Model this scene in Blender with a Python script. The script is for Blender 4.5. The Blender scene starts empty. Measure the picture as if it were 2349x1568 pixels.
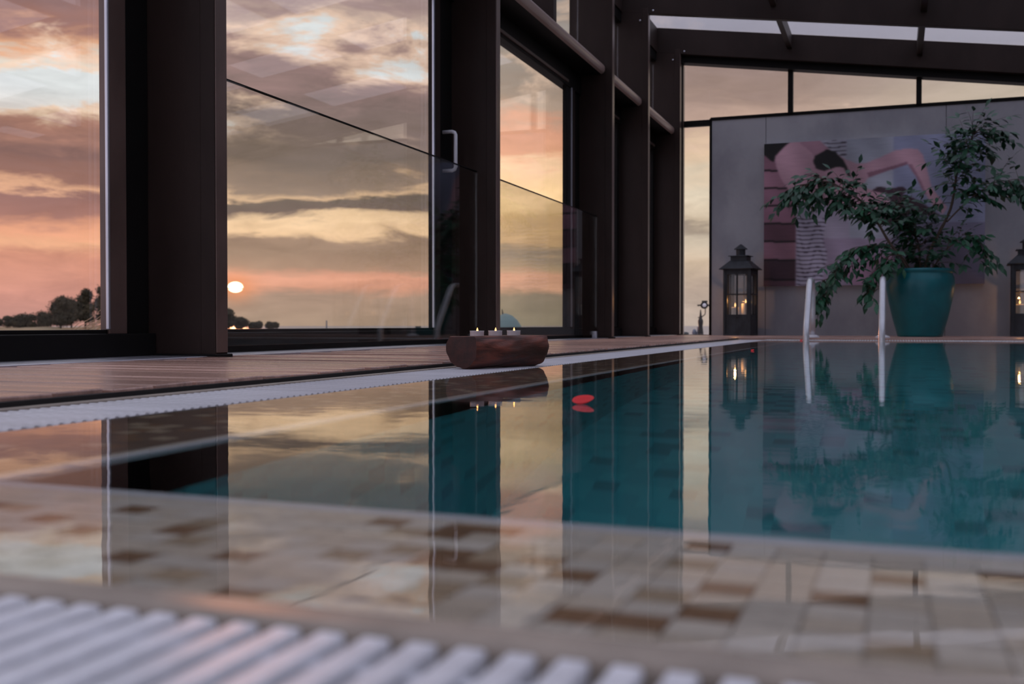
import bpy, bmesh, math, random
import numpy as np
from mathutils import Vector, Matrix

random.seed(7)
rng = np.random.default_rng(7)
sc = bpy.context.scene
col = sc.collection
R = math.radians

# ------------------------------------------------------------------ camera
cam_d = bpy.data.cameras.new('camera')
cam = bpy.data.objects.new('camera', cam_d)
col.objects.link(cam)
cam.location = (0, 0, 0.11875)
cam.rotation_euler = (R(90 - 0.931), 0, R(20.05))
cam_d.sensor_width = 36.0
cam_d.lens = 36.78
cam_d.clip_start = 0.02
cam_d.clip_end = 20000
cam_d.dof.use_dof = True
cam_d.dof.focus_distance = 3.0
cam_d.dof.aperture_fstop = 6.3
sc.camera = cam

# ------------------------------------------------------------------ colour management
sc.view_settings.view_transform = 'Standard'
sc.view_settings.look = 'None'
sc.view_settings.gamma = 1.0
sc.view_settings.use_curve_mapping = False
sc.view_settings.exposure = 0.0
sc.cycles.max_bounces = 12
sc.cycles.diffuse_bounces = 4
sc.cycles.glossy_bounces = 5
sc.cycles.transmission_bounces = 8
sc.cycles.transparent_max_bounces = 32
sc.cycles.sample_clamp_indirect = 6.0
sc.cycles.use_denoising = True


def lin(c):
    def f(v):
        v = v / 255.0
        return v / 12.92 if v <= 0.04045 else ((v + 0.055) / 1.055) ** 2.4
    return tuple(f(v) for v in c)


# ------------------------------------------------------------------ node helpers
class Ex:
    """a float socket with arithmetic"""
    def __init__(s, nt, sock):
        s.nt, s.s = nt, sock

    def _m(s, op, *others, clamp=False):
        n = s.nt.nodes.new('ShaderNodeMath')
        n.operation = op
        n.use_clamp = clamp
        s.nt.links.new(s.s, n.inputs[0])
        for i, o in enumerate(others):
            if isinstance(o, Ex):
                s.nt.links.new(o.s, n.inputs[i + 1])
            else:
                n.inputs[i + 1].default_value = o
        return Ex(s.nt, n.outputs[0])

    def __add__(s, o): return s._m('ADD', o)
    def __sub__(s, o): return s._m('SUBTRACT', o)
    def __mul__(s, o): return s._m('MULTIPLY', o)
    def __truediv__(s, o): return s._m('DIVIDE', o)
    def sat(s): return s._m('ADD', 0.0, clamp=True)
    def step(s, a, b):
        n = s.nt.nodes.new('ShaderNodeMapRange')
        n.interpolation_type = 'SMOOTHSTEP'
        s.nt.links.new(s.s, n.inputs[0])
        n.inputs[1].default_value = a
        n.inputs[2].default_value = b
        return Ex(s.nt, n.outputs[0])


def combine(nt, x, y, z):
    n = nt.nodes.new('ShaderNodeCombineXYZ')
    for i, v in enumerate((x, y, z)):
        if isinstance(v, Ex):
            nt.links.new(v.s, n.inputs[i])
        else:
            n.inputs[i].default_value = v
    return n.outputs[0]


def noise(nt, vec, scale=1.0, detail=4.0, rough=0.55, dist=0.0, out=0):
    n = nt.nodes.new('ShaderNodeTexNoise')
    nt.links.new(vec, n.inputs['Vector'])
    n.inputs['Scale'].default_value = scale
    n.inputs['Detail'].default_value = detail
    n.inputs['Roughness'].default_value = rough
    n.inputs['Distortion'].default_value = dist
    return Ex(nt, n.outputs[out])


def ramp(nt, fac, stops, interp='LINEAR'):
    n = nt.nodes.new('ShaderNodeValToRGB')
    n.color_ramp.interpolation = interp
    el = n.color_ramp.elements
    while len(el) > 1:
        el.remove(el[-1])
    el[0].position = stops[0][0]
    el[0].color = (*stops[0][1], 1)
    for p, c in stops[1:]:
        e = el.new(p)
        e.color = (*c, 1)
    nt.links.new(fac.s, n.inputs[0])
    return n.outputs[0]


def mixc(nt, fac, a, b, mode='MIX'):
    n = nt.nodes.new('ShaderNodeMix')
    n.data_type = 'RGBA'
    n.blend_type = mode
    if isinstance(fac, Ex):
        nt.links.new(fac.s, n.inputs[0])
    else:
        n.inputs[0].default_value = fac
    for i, v in ((6, a), (7, b)):
        if isinstance(v, tuple):
            n.inputs[i].default_value = (*v, 1)
        else:
            nt.links.new(v, n.inputs[i])
    return n.outputs[2]


# ------------------------------------------------------------------ world: sunset sky, broken cloud
SUN_AZ, SUN_EL = R(-34.85), R(2.0)
world = bpy.data.worlds.new('sunset_sky')
sc.world = world
world.use_nodes = True
nt = world.node_tree
nt.nodes.clear()
tc = nt.nodes.new('ShaderNodeTexCoord')
sep = nt.nodes.new('ShaderNodeSeparateXYZ')
nt.links.new(tc.outputs['Generated'], sep.inputs[0])
dx, dy, dz = (Ex(nt, sep.outputs[i]) for i in range(3))
az = dx._m('ARCTAN2', dy) * (180 / math.pi)          # degrees, 0 = along the pool
el = dz._m('MAXIMUM', 0.0)._m('ARCSINE') * (180 / math.pi)
# flat-layer projection keeps cloud texture even towards the zenith
big = noise(nt, combine(nt, az * 0.075, el * 0.23, 3.1), 1.0, 5.0, 0.55, 0.4)
mid = noise(nt, combine(nt, az * 0.17, el * 0.75, 14.2), 1.0, 7.0, 0.62, 0.5)
fine = noise(nt, combine(nt, az * 0.28, el * 1.05, 9.4), 1.0, 6.0, 0.6, 0.6)
warp = (mid - 0.5) * (el * 0.16 + 0.05)._m('MINIMUM', 2.0) * 2.0 + (big - 0.5) * (el * 0.12 + 0.35)._m('MINIMUM', 2.2) * 1.7 + (fine - 0.5) * (el * 0.10 + 0.25)._m('MINIMUM', 1.6) * 2.1
e2 = (el + warp) / 20.0


def band(stops, k=1.0):
    return ramp(nt, e2, [(d / 20.0, tuple(v * k for v in lin(c))) for d, c in stops])


bL = band([(0, (190, 140, 130)), (1.5, (207, 146, 131)), (3.4, (214, 148, 124)), (4.1, (240, 178, 140)), (4.8, (235, 166, 132)),
           (5.5, (165, 118, 107)), (6.6, (152, 112, 105)), (7.0, (228, 174, 140)), (7.5, (156, 114, 102)), (8.8, (135, 103, 97)),
           (10.2, (165, 121, 106)), (10.9, (214, 186, 160)), (11.6, (204, 207, 203)), (13.0, (220, 212, 200)), (13.9, (228, 172, 138)),
           (15.3, (158, 117, 108)), (17.5, (132, 108, 110)), (20, (140, 122, 125))], 0.86)
bM = band([(0, (174, 147, 128)), (1.5, (178, 147, 129)), (1.9, (226, 162, 136)), (2.5, (236, 168, 142)), (2.9, (184, 148, 126)),
           (3.8, (166, 136, 116)), (4.5, (168, 138, 118)), (4.9, (246, 204, 164)), (5.6, (254, 214, 174)), (6.1, (128, 108, 99)),
           (6.8, (126, 109, 98)), (7.1, (226, 187, 152)), (7.6, (156, 132, 116)), (8.8, (126, 109, 99)), (11, (122, 105, 100)),
           (13, (142, 117, 113)), (15, (150, 124, 119)), (15.8, (190, 166, 152)), (17, (154, 130, 126)), (20, (158, 140, 138))])
bR = band([(0, (146, 132, 110)), (1.5, (150, 132, 112)), (1.9, (220, 166, 136)), (2.7, (225, 167, 137)), (3.2, (184, 153, 122)),
           (3.8, (152, 132, 111)), (4.3, (202, 163, 121)), (6.0, (212, 172, 123)), (7.2, (236, 197, 148)), (8.3, (226, 186, 150)),
           (9.0, (204, 149, 118)), (10.2, (198, 144, 118)), (11.5, (156, 135, 119)), (14, (138, 126, 116)), (17, (140, 133, 128)), (20, (142, 135, 133))], 1.42)
bF = band([(0, (184, 168, 157)), (2, (188, 167, 152)), (3.5, (216, 192, 167)), (4.8, (207, 191, 171)), (5.2, (166, 150, 135)),
           (5.6, (212, 192, 167)), (7, (232, 216, 192)), (9, (226, 197, 168)), (10.5, (198, 168, 153)), (12, (162, 138, 128)),
           (14, (154, 132, 125)), (17, (160, 146, 141)), (20, (165, 155, 155))], 0.82)
bG = band([(0, (186, 172, 160)), (6, (205, 192, 176)), (10, (200, 184, 166)), (13, (176, 160, 150)), (17, (166, 154, 152)), (20, (165, 158, 160))], 0.85)
c = mixc(nt, az.step(-40.5, -35.0), bL, bM)
c = mixc(nt, az.step(-25.0, -20.5), c, bR)
c = mixc(nt, az.step(-16.5, -11.0), c, bF)
c = mixc(nt, az.step(-7.0, 5.0), c, bG)
# broken gaps with lit rims, everywhere above the lower banks
gap_n = noise(nt, combine(nt, az * 0.10, el * 0.30, 21.7), 1.0, 6.0, 0.62, 0.3)
def lobe(a0, e0, wa, we):
    d2 = ((az - a0) * (1.0 / wa))._m('POWER', 2.0) + ((el - e0) * (1.0 / we))._m('POWER', 2.0)
    n = nt.nodes.new('ShaderNodeMath'); n.operation = 'EXPONENT'
    nt.links.new((d2 * -1.0).s, n.inputs[0])
    return Ex(nt, n.outputs[0])


gap = gap_n + el.step(8.0, 22.0) * 0.05 + lobe(-44.5, 12.2, 3.2, 1.7) * 0.17 + lobe(-31.3, 15.6, 2.2, 1.0) * 0.11
rim = gap.step(0.56, 0.66)
hole = gap.step(0.64, 0.70)
high = el.step(8.5, 12.0)
c = mixc(nt, rim * high * 0.75, c, lin((228, 196, 172)))
c = mixc(nt, hole * high, c, lin((205, 208, 208)))
# fine mottling of the cloud
c = mixc(nt, 1.0, c, combine(nt, fine * 0.7 + 0.65, fine * 0.7 + 0.65, fine * 0.7 + 0.65), 'MULTIPLY')
# overhead: cooler, brighter veil; the east (away from the sun) is cooler too
cosun = dx * (math.sin(SUN_AZ) * math.cos(SUN_EL)) + dy * (math.cos(SUN_AZ) * math.cos(SUN_EL)) + dz * math.sin(SUN_EL)
veil = mixc(nt, gap_n.step(0.35, 0.65), tuple(1.7 * v for v in lin((156, 155, 167))), tuple(1.7 * v for v in lin((196, 197, 207))))
c = mixc(nt, el.step(15.0, 34.0), c, veil)
c = mixc(nt, cosun.step(0.55, -0.4), c, tuple(1.7 * v for v in lin((166, 164, 180))))
# sun: glow and disc (flattened, cut by a thin cloud bar)
daz = az - math.degrees(SUN_AZ)
de = el - math.degrees(SUN_EL)
r2 = daz * daz * 0.85 + de * de * 1.7
glow = (r2 * -0.55)._m('EXPONENT', 0.0)
ex = nt.nodes.new('ShaderNodeMath'); ex.operation = 'EXPONENT'
nt.links.new((r2 * -1.3).s, ex.inputs[0])
glow = Ex(nt, ex.outputs[0])
c = mixc(nt, glow * 0.75, c, (1.0, 0.33, 0.12))
disc = r2.step(0.15, 0.09) * ((de + 0.07)._m('ABSOLUTE').step(0.015, 0.06) * 0.93 + 0.07)
c = mixc(nt, disc, c, (7.0, 5.6, 3.4))
bg = nt.nodes.new('ShaderNodeBackground')
nt.links.new(c, bg.inputs[0])
bg.inputs[1].default_value = 1.4
wo = nt.nodes.new('ShaderNodeOutputWorld')
nt.links.new(bg.outputs[0], wo.inputs[0])

sun_d = bpy.data.lights.new('setting_sun', 'SUN')
sun = bpy.data.objects.new('setting_sun', sun_d)
col.objects.link(sun)
sun_d.energy = 0.9
sun_d.angle = R(0.6)
sun_d.color = (1.0, 0.36, 0.16)
sv = Vector((math.sin(SUN_AZ) * math.cos(SUN_EL), math.cos(SUN_AZ) * math.cos(SUN_EL), math.sin(SUN_EL)))
sun.rotation_euler = sv.to_track_quat('Z', 'Y').to_euler()

# ------------------------------------------------------------------ materials
MATS = {}


def new_mat(name):
    m = bpy.data.materials.new(name)
    m.use_nodes = True
    m.node_tree.nodes.clear()
    out = m.node_tree.nodes.new('ShaderNodeOutputMaterial')
    MATS[name] = m
    return m, m.node_tree, out


def objco(nt):
    t = nt.nodes.new('ShaderNodeTexCoord')
    return t.outputs['Object']


def worldco(nt):
    g = nt.nodes.new('ShaderNodeNewGeometry')
    return g.outputs['Position']


def mapping(nt, vec, scale=(1, 1, 1), rot=(0, 0, 0)):
    n = nt.nodes.new('ShaderNodeMapping')
    nt.links.new(vec, n.inputs[0])
    n.inputs['Scale'].default_value = scale
    n.inputs['Rotation'].default_value = rot
    return n.outputs[0]


def pbr(name, base, rough=0.5, metal=0.0, spec=0.5, vary=0.0, scale=(8, 8, 8), base2=None, bump=0.0, bscale=(40, 40, 40),
        rnd=0.0, coords='object', coat=0.0, trans=0.0, rough2=None):
    m, nt, out = new_mat(name)
    p = nt.nodes.new('ShaderNodeBsdfPrincipled')
    nt.links.new(p.outputs[0], out.inputs[0])
    p.inputs['Roughness'].default_value = rough
    p.inputs['Metallic'].default_value = metal
    p.inputs['Specular IOR Level'].default_value = spec
    p.inputs['Coat Weight'].default_value = coat
    co = objco(nt) if coords == 'object' else worldco(nt)
    if base2 is not None or vary:
        n1 = noise(nt, mapping(nt, co, scale), 1.0, 5.0, 0.6)
        b2 = base2 if base2 is not None else tuple(v * (1 - vary) for v in base)
        colr = mixc(nt, n1.step(0.35, 0.65), base, b2)
        if rough2 is not None:
            nt.links.new((n1.step(0.35, 0.65) * (rough2 - rough) + rough).s, p.inputs['Roughness'])
    else:
        rgb = nt.nodes.new('ShaderNodeRGB')
        rgb.outputs[0].default_value = (*base, 1)
        colr = rgb.outputs[0]
    if rnd:
        oi = nt.nodes.new('ShaderNodeObjectInfo')
        r = Ex(nt, oi.outputs['Random']) * (2 * rnd) + (1 - rnd)
        colr = mixc(nt, 1.0, colr, combine(nt, r, r, r), 'MULTIPLY')
    nt.links.new(colr, p.inputs['Base Color'])
    if bump:
        n2 = noise(nt, mapping(nt, co, bscale), 1.0, 5.0, 0.6)
        b = nt.nodes.new('ShaderNodeBump')
        b.inputs['Distance'].default_value = bump
        nt.links.new(n2.s, b.inputs['Height'])
        nt.links.new(b.outputs[0], p.inputs['Normal'])
    return m


def emis(name, colr, strength):
    m, nt, out = new_mat(name)
    e = nt.nodes.new('ShaderNodeEmission')
    e.inputs[0].default_value = (*colr, 1)
    e.inputs[1].default_value = strength
    nt.links.new(e.outputs[0], out.inputs[0])
    return m


def pane(name, tint, f0=0.04, translucent=0.0, ribs=False, gl_rough=0.0):
    """clear sheet: straight-through tinted transparency plus Schlick mirror reflection"""
    m, nt, out = new_mat(name)
    lw = nt.nodes.new('ShaderNodeLayerWeight')
    fac = Ex(nt, lw.outputs['Facing'])._m('POWER', 5.0) * (1 - f0) + f0
    t = nt.nodes.new('ShaderNodeBsdfTransparent')
    t.inputs[0].default_value = (*tint, 1)
    body = t.outputs[0]
    if translucent:
        tr = nt.nodes.new('ShaderNodeBsdfTranslucent')
        tr.inputs[0].default_value = (0.8, 0.82, 0.86, 1)
        mx = nt.nodes.new('ShaderNodeMixShader')
        mx.inputs[0].default_value = translucent
        if ribs:
            w = nt.nodes.new('ShaderNodeTexWave')
            w.bands_direction = 'Y'
            w.inputs['Scale'].default_value = 14.0
            w.inputs['Distortion'].default_value = 0.0
            nt.links.new(worldco(nt), w.inputs[0])
            nt.links.new((Ex(nt, w.outputs['Fac']) * (translucent * 0.8) + translucent * 0.6).s, mx.inputs[0])
        nt.links.new(body, mx.inputs[1])
        nt.links.new(tr.outputs[0], mx.inputs[2])
        body = mx.outputs[0]
    g = nt.nodes.new('ShaderNodeBsdfGlossy')
    g.inputs['Roughness'].default_value = gl_rough
    mx = nt.nodes.new('ShaderNodeMixShader')
    nt.links.new(fac.s, mx.inputs[0])
    nt.links.new(body, mx.inputs[1])
    nt.links.new(g.outputs[0], mx.inputs[2])
    nt.links.new(mx.outputs[0], out.inputs[0])
    return m


pbr('steel_paint', (0.037, 0.0245, 0.0205), 0.45, 0.0, 0.12, vary=0.25, scale=(3, 3, 1.2), bump=0.0004, bscale=(90, 90, 30))
pbr('steel_frame', (0.010, 0.009, 0.0085), 0.55, 0.0, 0.10, vary=0.2, scale=(3, 3, 1.5))
pbr('bronze_lit_edge', (0.16, 0.105, 0.088), 0.30, 0.3, 0.5, vary=0.25, scale=(6, 6, 3))  # bronze for sash parts; on column edges and head beads stands in for light
pbr('beam_lit', (0.42, 0.30, 0.26), 0.35, 0.1, 0.5, vary=0.2, scale=(2, 1, 3))  # pale base colour carries the light on the transom nose
pbr('aluminium', (0.62, 0.62, 0.68), 0.30, 0.85, 0.5, vary=0.12, scale=(10, 10, 4))
pbr('white_metal', (0.70, 0.70, 0.74), 0.32, 0.1, 0.5, vary=0.08, scale=(9, 9, 9))
pbr('concrete', (0.40, 0.40, 0.42), 0.85, 0.0, 0.2, base2=(0.29, 0.29, 0.315), scale=(1.3, 1.3, 0.9), bump=0.003, bscale=(14, 14, 14), coords='world')
pbr('plaster', (0.42, 0.40, 0.38), 0.9, 0.0, 0.2, vary=0.12, scale=(1.5, 1.5, 1.5), coords='world')
pbr('deck_wood', (0.56, 0.34, 0.265), 0.20, 0.0, 0.5, base2=(0.34, 0.20, 0.155), scale=(3.0, 42, 20), bump=0.0003, bscale=(5, 110, 40), rnd=0.25, rough2=0.33)
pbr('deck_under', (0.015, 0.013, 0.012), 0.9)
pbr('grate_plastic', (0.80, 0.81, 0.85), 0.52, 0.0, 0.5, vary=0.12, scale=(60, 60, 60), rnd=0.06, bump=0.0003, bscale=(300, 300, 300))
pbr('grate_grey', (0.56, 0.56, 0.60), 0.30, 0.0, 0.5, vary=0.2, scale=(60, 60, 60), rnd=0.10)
pbr('gutter_dark', (0.07, 0.065, 0.08), 0.8)
pbr('kerb_stone', (0.40, 0.34, 0.28), 0.5, 0.0, 0.4, vary=0.25, scale=(14, 14, 14))
pbr('tile_beige', (0.82, 0.69, 0.55), 0.35, vary=0.12, scale=(50, 50, 50), rnd=0.10)
pbr('tile_cream', (0.86, 0.76, 0.65), 0.35, vary=0.12, scale=(50, 50, 50), rnd=0.10)
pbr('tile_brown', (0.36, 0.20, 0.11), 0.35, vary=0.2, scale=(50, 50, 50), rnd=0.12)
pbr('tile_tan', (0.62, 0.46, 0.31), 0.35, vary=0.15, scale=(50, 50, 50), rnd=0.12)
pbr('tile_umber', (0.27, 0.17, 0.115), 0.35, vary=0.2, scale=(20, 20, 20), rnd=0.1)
pbr('grout', (0.82, 0.71, 0.59), 0.8, vary=0.1, scale=(40, 40, 40))
pbr('white_edge', (0.72, 0.72, 0.74), 0.4, vary=0.05)
pbr('pot_glaze', (0.006, 0.165, 0.190), 0.34, 0.0, 0.5, base2=(0.005, 0.13, 0.155), scale=(5, 5, 5), bump=0.002, bscale=(16, 16, 16))
pbr('soil', (0.03, 0.022, 0.016), 0.95, bump=0.01, bscale=(40, 40, 40), vary=0.3)
pbr('bark', (0.14, 0.10, 0.075), 0.8, vary=0.35, scale=(20, 20, 8), bump=0.002)
pbr('leaf_green', (0.026, 0.125, 0.058), 0.40, 0.0, 0.45, base2=(0.013, 0.065, 0.034), scale=(9, 9, 9), rnd=0.35)
pbr('lantern_metal', (0.045, 0.05, 0.058), 0.5, 0.35, 0.5, base2=(0.03, 0.032, 0.036), scale=(14, 14, 8), bump=0.0008)
pbr('candle_wax', (0.78, 0.70, 0.58), 0.5, vary=0.06)
pbr('wick', (0.01, 0.01, 0.01), 0.9)
pbr('tealight_cup', (0.93, 0.93, 0.96), 0.30, 0.25, 0.5, vary=0.1, scale=(60, 60, 60))
pbr('log_end', (0.060, 0.018, 0.014), 0.6, base2=(0.03, 0.012, 0.010), scale=(30, 6, 30), bump=0.001, bscale=(60, 20, 60))
pbr('rope_white', (0.62, 0.62, 0.66), 0.38, 0.25, vary=0.1, scale=(40, 40, 40))
pbr('black_iron', (0.012, 0.012, 0.012), 0.5, vary=0.3)
pbr('terrace_stone', (0.42, 0.36, 0.33), 0.7, vary=0.15, scale=(1, 1, 1))
pbr('slate_blue', (0.16, 0.18, 0.23), 0.7, vary=0.2)
pbr('stone_dark', (0.06, 0.075, 0.08), 0.7, vary=0.3)
pbr('dome_teal', (0.22, 0.34, 0.34), 0.6, vary=0.2, scale=(1, 1, 1))
pbr('dry_land', (0.30, 0.20, 0.10), 0.9, base2=(0.16, 0.12, 0.06), scale=(0.08, 0.08, 0.08), coords='world')
pbr('tree_leaf', (0.030, 0.026, 0.012), 0.9, base2=(0.06, 0.045, 0.02), scale=(1.2, 1.2, 1.2))
pbr('tree_bark', (0.05, 0.035, 0.025), 0.9)
pbr('straw', (0.46, 0.30, 0.18), 0.7, vary=0.2)
pbr('sea', (0.30, 0.27, 0.25), 0.45, 0.0, 0.5, vary=0.1, scale=(0.01, 0.01, 0.01))
pbr('rail_pipe', (0.66, 0.67, 0.71), 0.25, 0.5, 0.5, vary=0.08, scale=(20, 20, 20))
pane('window_glass', (0.985, 0.985, 0.982), 0.075)
pane('rail_glass', (0.955, 0.962, 0.942), 0.04)
pane('lantern_glass', (0.93, 0.94, 0.94), 0.04)
pane('roof_sheet', (0.90, 0.91, 0.94), 0.04, translucent=0.35, ribs=True)
emis('flame', (1.0, 0.52, 0.19), 2.6)
emis('tealight_flame', (1.0, 0.42, 0.12), 5.0)

# red petal, slightly translucent
m, nt, out = new_mat('petal_red')
p = nt.nodes.new('ShaderNodeBsdfPrincipled')
p.inputs['Base Color'].default_value = (0.95, 0.10, 0.11, 1)
p.inputs['Roughness'].default_value = 0.6
tr = nt.nodes.new('ShaderNodeBsdfTranslucent')
tr.inputs[0].default_value = (1.0, 0.13, 0.12, 1)
mx = nt.nodes.new('ShaderNodeMixShader')
mx.inputs[0].default_value = 0.5
nt.links.new(p.outputs[0], mx.inputs[1]); nt.links.new(tr.outputs[0], mx.inputs[2])
nt.links.new(mx.outputs[0], out.inputs[0])

# log: dark red-brown wood with long grain and black checks
m, nt, out = new_mat('log_wood')
p = nt.nodes.new('ShaderNodeBsdfPrincipled')
co = objco(nt)
g1 = noise(nt, mapping(nt, co, (42, 5, 42)), 1.0, 6.0, 0.65, 0.8)
g2 = noise(nt, mapping(nt, co, (16, 7, 16)), 1.0, 4.0, 0.6)
cc = ramp(nt, g1, [(0.25, (0.020, 0.009, 0.007)), (0.43, (0.10, 0.028, 0.017)), (0.58, (0.23, 0.060, 0.034)), (0.8, (0.13, 0.045, 0.03))])
cc = mixc(nt, g2.step(0.42, 0.62) * 0.7, cc, (0.045, 0.022, 0.017))
nt.links.new(cc, p.inputs['Base Color'])
p.inputs['Roughness'].default_value = 0.5
b = nt.nodes.new('ShaderNodeBump'); b.inputs['Distance'].default_value = 0.003
nt.links.new(g1.s, b.inputs['Height']); nt.links.new(b.outputs[0], p.inputs['Normal'])
nt.links.new(p.outputs[0], out.inputs[0])


def mosaic(name, base, dark, alt, size, amount):
    m, nt, out = new_mat(name)
    p = nt.nodes.new('ShaderNodeBsdfPrincipled')
    pos = worldco(nt)
    n = nt.nodes.new('ShaderNodeVectorMath'); n.operation = 'SNAP'
    nt.links.new(pos, n.inputs[0]); n.inputs[1].default_value = (size,) * 3
    wn = nt.nodes.new('ShaderNodeTexWhiteNoise')
    nt.links.new(n.outputs[0], wn.inputs['Vector'])
    v = Ex(nt, wn.outputs['Value'])
    cc = mixc(nt, v.step(1 - amount, 1 - amount + 0.001), base, dark)
    cc = mixc(nt, v.step(0.3, 0.301) * 0.6, alt, cc)
    nt.links.new(cc, p.inputs['Base Color'])
    p.inputs['Roughness'].default_value = 0.35
    nt.links.new(p.outputs[0], out.inputs[0])


mosaic('pool_tile', (0.045, 0.36, 0.40), (0.02, 0.16, 0.20), (0.06, 0.44, 0.47), 0.05, 0.16)

# water
m, nt, out = new_mat('water')
p = nt.nodes.new('ShaderNodeBsdfPrincipled')
p.inputs['Base Color'].default_value = (0.93, 0.985, 0.985, 1)
p.inputs['Roughness'].default_value = 0.0
p.inputs['IOR'].default_value = 1.333
p.inputs['Transmission Weight'].default_value = 1.0
pos = worldco(nt)
w1 = noise(nt, mapping(nt, pos, (9, 15, 1), (0, 0, R(20))), 1.0, 2.0, 0.5)
w2 = noise(nt, mapping(nt, pos, (40, 70, 1), (0, 0, R(20))), 1.0, 2.0, 0.5)
hgt = w1 * 1.0 + w2 * 0.16
b = nt.nodes.new('ShaderNodeBump')
b.inputs['Distance'].default_value = 0.00022
nt.links.new(hgt.s, b.inputs['Height'])
nt.links.new(b.outputs[0], p.inputs['Normal'])
nt.links.new(p.outputs[0], out.inputs[0])

# ------------------------------------------------------------------ mesh helpers


class MB:
    def __init__(s):
        s.v, s.f = [], []

    def add(s, vs, fs):
        o = len(s.v)
        s.v += [tuple(v) for v in vs]
        s.f += [tuple(i + o for i in f) for f in fs]
        return s

    def box(s, x0, x1, y0, y1, z0, z1, M=None):
        vs = [(x, y, z) for z in (z0, z1) for y in (y0, y1) for x in (x0, x1)]
        if M is not None:
            vs = [M @ Vector(v) for v in vs]
        return s.add(vs, [(0, 2, 3, 1), (4, 5, 7, 6), (0, 1, 5, 4), (2, 6, 7, 3), (0, 4, 6, 2), (1, 3, 7, 5)])

    def hexa(s, lo, hi):
        """lo, hi: four points each, counter-clockwise seen from above"""
        return s.add(list(lo) + list(hi), [(3, 2, 1, 0), (4, 5, 6, 7), (0, 1, 5, 4), (1, 2, 6, 5), (2, 3, 7, 6), (3, 0, 4, 7)])

    def lathe(s, prof, n=32, cx=0.0, cy=0.0, cap=True):
        rings = []
        for r, z in prof:
            rings.append([(cx + r * math.cos(2 * math.pi * i / n), cy + r * math.sin(2 * math.pi * i / n), z) for i in range(n)])
        vs = [v for ring in rings for v in ring]
        fs = []
        for k in range(len(prof) - 1):
            for i in range(n):
                a, b2 = k * n + i, k * n + (i + 1) % n
                fs.append((a, b2, b2 + n, a + n))
        if cap:
            fs.append(tuple(range(n - 1, -1, -1)))
            fs.append(tuple((len(prof) - 1) * n + i for i in range(n)))
        return s.add(vs, fs)

    def tube(s, pts, rad, n=10):
        pts = [Vector(q) for q in pts]
        rads = rad if isinstance(rad, (list, tuple)) else [rad] * len(pts)
        vs, fs = [], []
        up = None
        for i, q in enumerate(pts):
            t = (pts[min(i + 1, len(pts) - 1)] - pts[max(i - 1, 0)]).normalized()
            if up is None:
                up = t.orthogonal().normalized()
            else:
                up = (up - t * up.dot(t))
                up = up.normalized() if up.length > 1e-6 else t.orthogonal().normalized()
            sd = t.cross(up)
            for k in range(n):
                a = 2 * math.pi * k / n
                vs.append(q + (up * math.cos(a) + sd * math.sin(a)) * rads[i])
        for i in range(len(pts) - 1):
            for k in range(n):
                a, b2 = i * n + k, i * n + (k + 1) % n
                fs.append((a, b2, b2 + n, a + n))
        fs.append(tuple(range(n - 1, -1, -1)))
        fs.append(tuple((len(pts) - 1) * n + k for k in range(n)))
        return s.add(vs, fs)

    def frustum(s, w0, d0, z0, w1, d1, z1):
        return s.hexa([(-w0, -d0, z0), (w0, -d0, z0), (w0, d0, z0), (-w0, d0, z0)], [(-w1, -d1, z1), (w1, -d1, z1), (w1, d1, z1), (-w1, d1, z1)])

    def mesh(s, name, mat, smooth=False):
        me = bpy.data.meshes.new(name)
        me.from_pydata(s.v, [], s.f)
        me.materials.append(MATS[mat])
        if smooth:
            for q in me.polygons:
                q.use_smooth = True
        me.update()
        return me

    def build(s, name, mat, parent=None, smooth=False, bevel=0.0, loc=None, segs=2):
        return put(name, s.mesh(name, mat, smooth), parent, loc, bevel, segs)


def put(name, me, parent=None, loc=None, bevel=0.0, segs=2):
    o = bpy.data.objects.new(name, me)
    col.objects.link(o)
    if parent is not None:
        o.parent = parent
    if loc is not None:
        o.location = loc
    if bevel:
        bm_ = o.modifiers.new('bevel', 'BEVEL')
        bm_.width = bevel
        bm_.segments = segs
        bm_.limit_method = 'ANGLE'
    return o


def box(name, mat, x0, x1, y0, y1, z0, z1, parent=None, bevel=0.0):
    return MB().box(x0, x1, y0, y1, z0, z1).build(name, mat, parent, bevel=bevel)


def empty(name, loc=(0, 0, 0), rz=0.0):
    o = bpy.data.objects.new(name, None)
    col.objects.link(o)
    o.location = loc
    o.rotation_euler = (0, 0, rz)
    o.empty_display_size = 0.1
    return o


def tag(o, label, cat=None, group=None, kind=None):
    o['label'] = label
    if cat:
        o['category'] = cat
    if group:
        o['group'] = group
    if kind:
        o['kind'] = kind
    return o


def struct(name, label=None):
    o = empty(name)
    o['kind'] = 'structure'
    if label:
        o['label'] = label
    return o


def auto_smooth(o, ang=35):
    me = o.data
    me.polygons.foreach_set('use_smooth', [True] * len(me.polygons))
    bm_ = bmesh.new(); bm_.from_mesh(me)
    for e in bm_.edges:
        if len(e.link_faces) == 2 and e.calc_face_angle(0) > R(ang):
            e.smooth = False
    bm_.to_mesh(me); bm_.free()
    return o


# ------------------------------------------------------------------ layout numbers (metres)
XF = -2.03            # inner edge of the steel columns on the window side
XG = -2.30            # window glass plane
FINS = [-2.10, 0.375, 2.872, 5.370, 7.852, 9.091, 10.536]   # far edge of each column
FT = 0.066            # column thickness
YW = 10.62            # far wall
XR = 4.4              # right wall
YB = -2.2             # back glazing
WX, WY0, WY1, WX1 = -0.93, 0.385, 8.30, 3.0   # water edges
ZD = 0.016            # deck top


def roof_z(x):        # underside of the rafters
    return 2.835 - 0.1445 * (x - XF)


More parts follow.
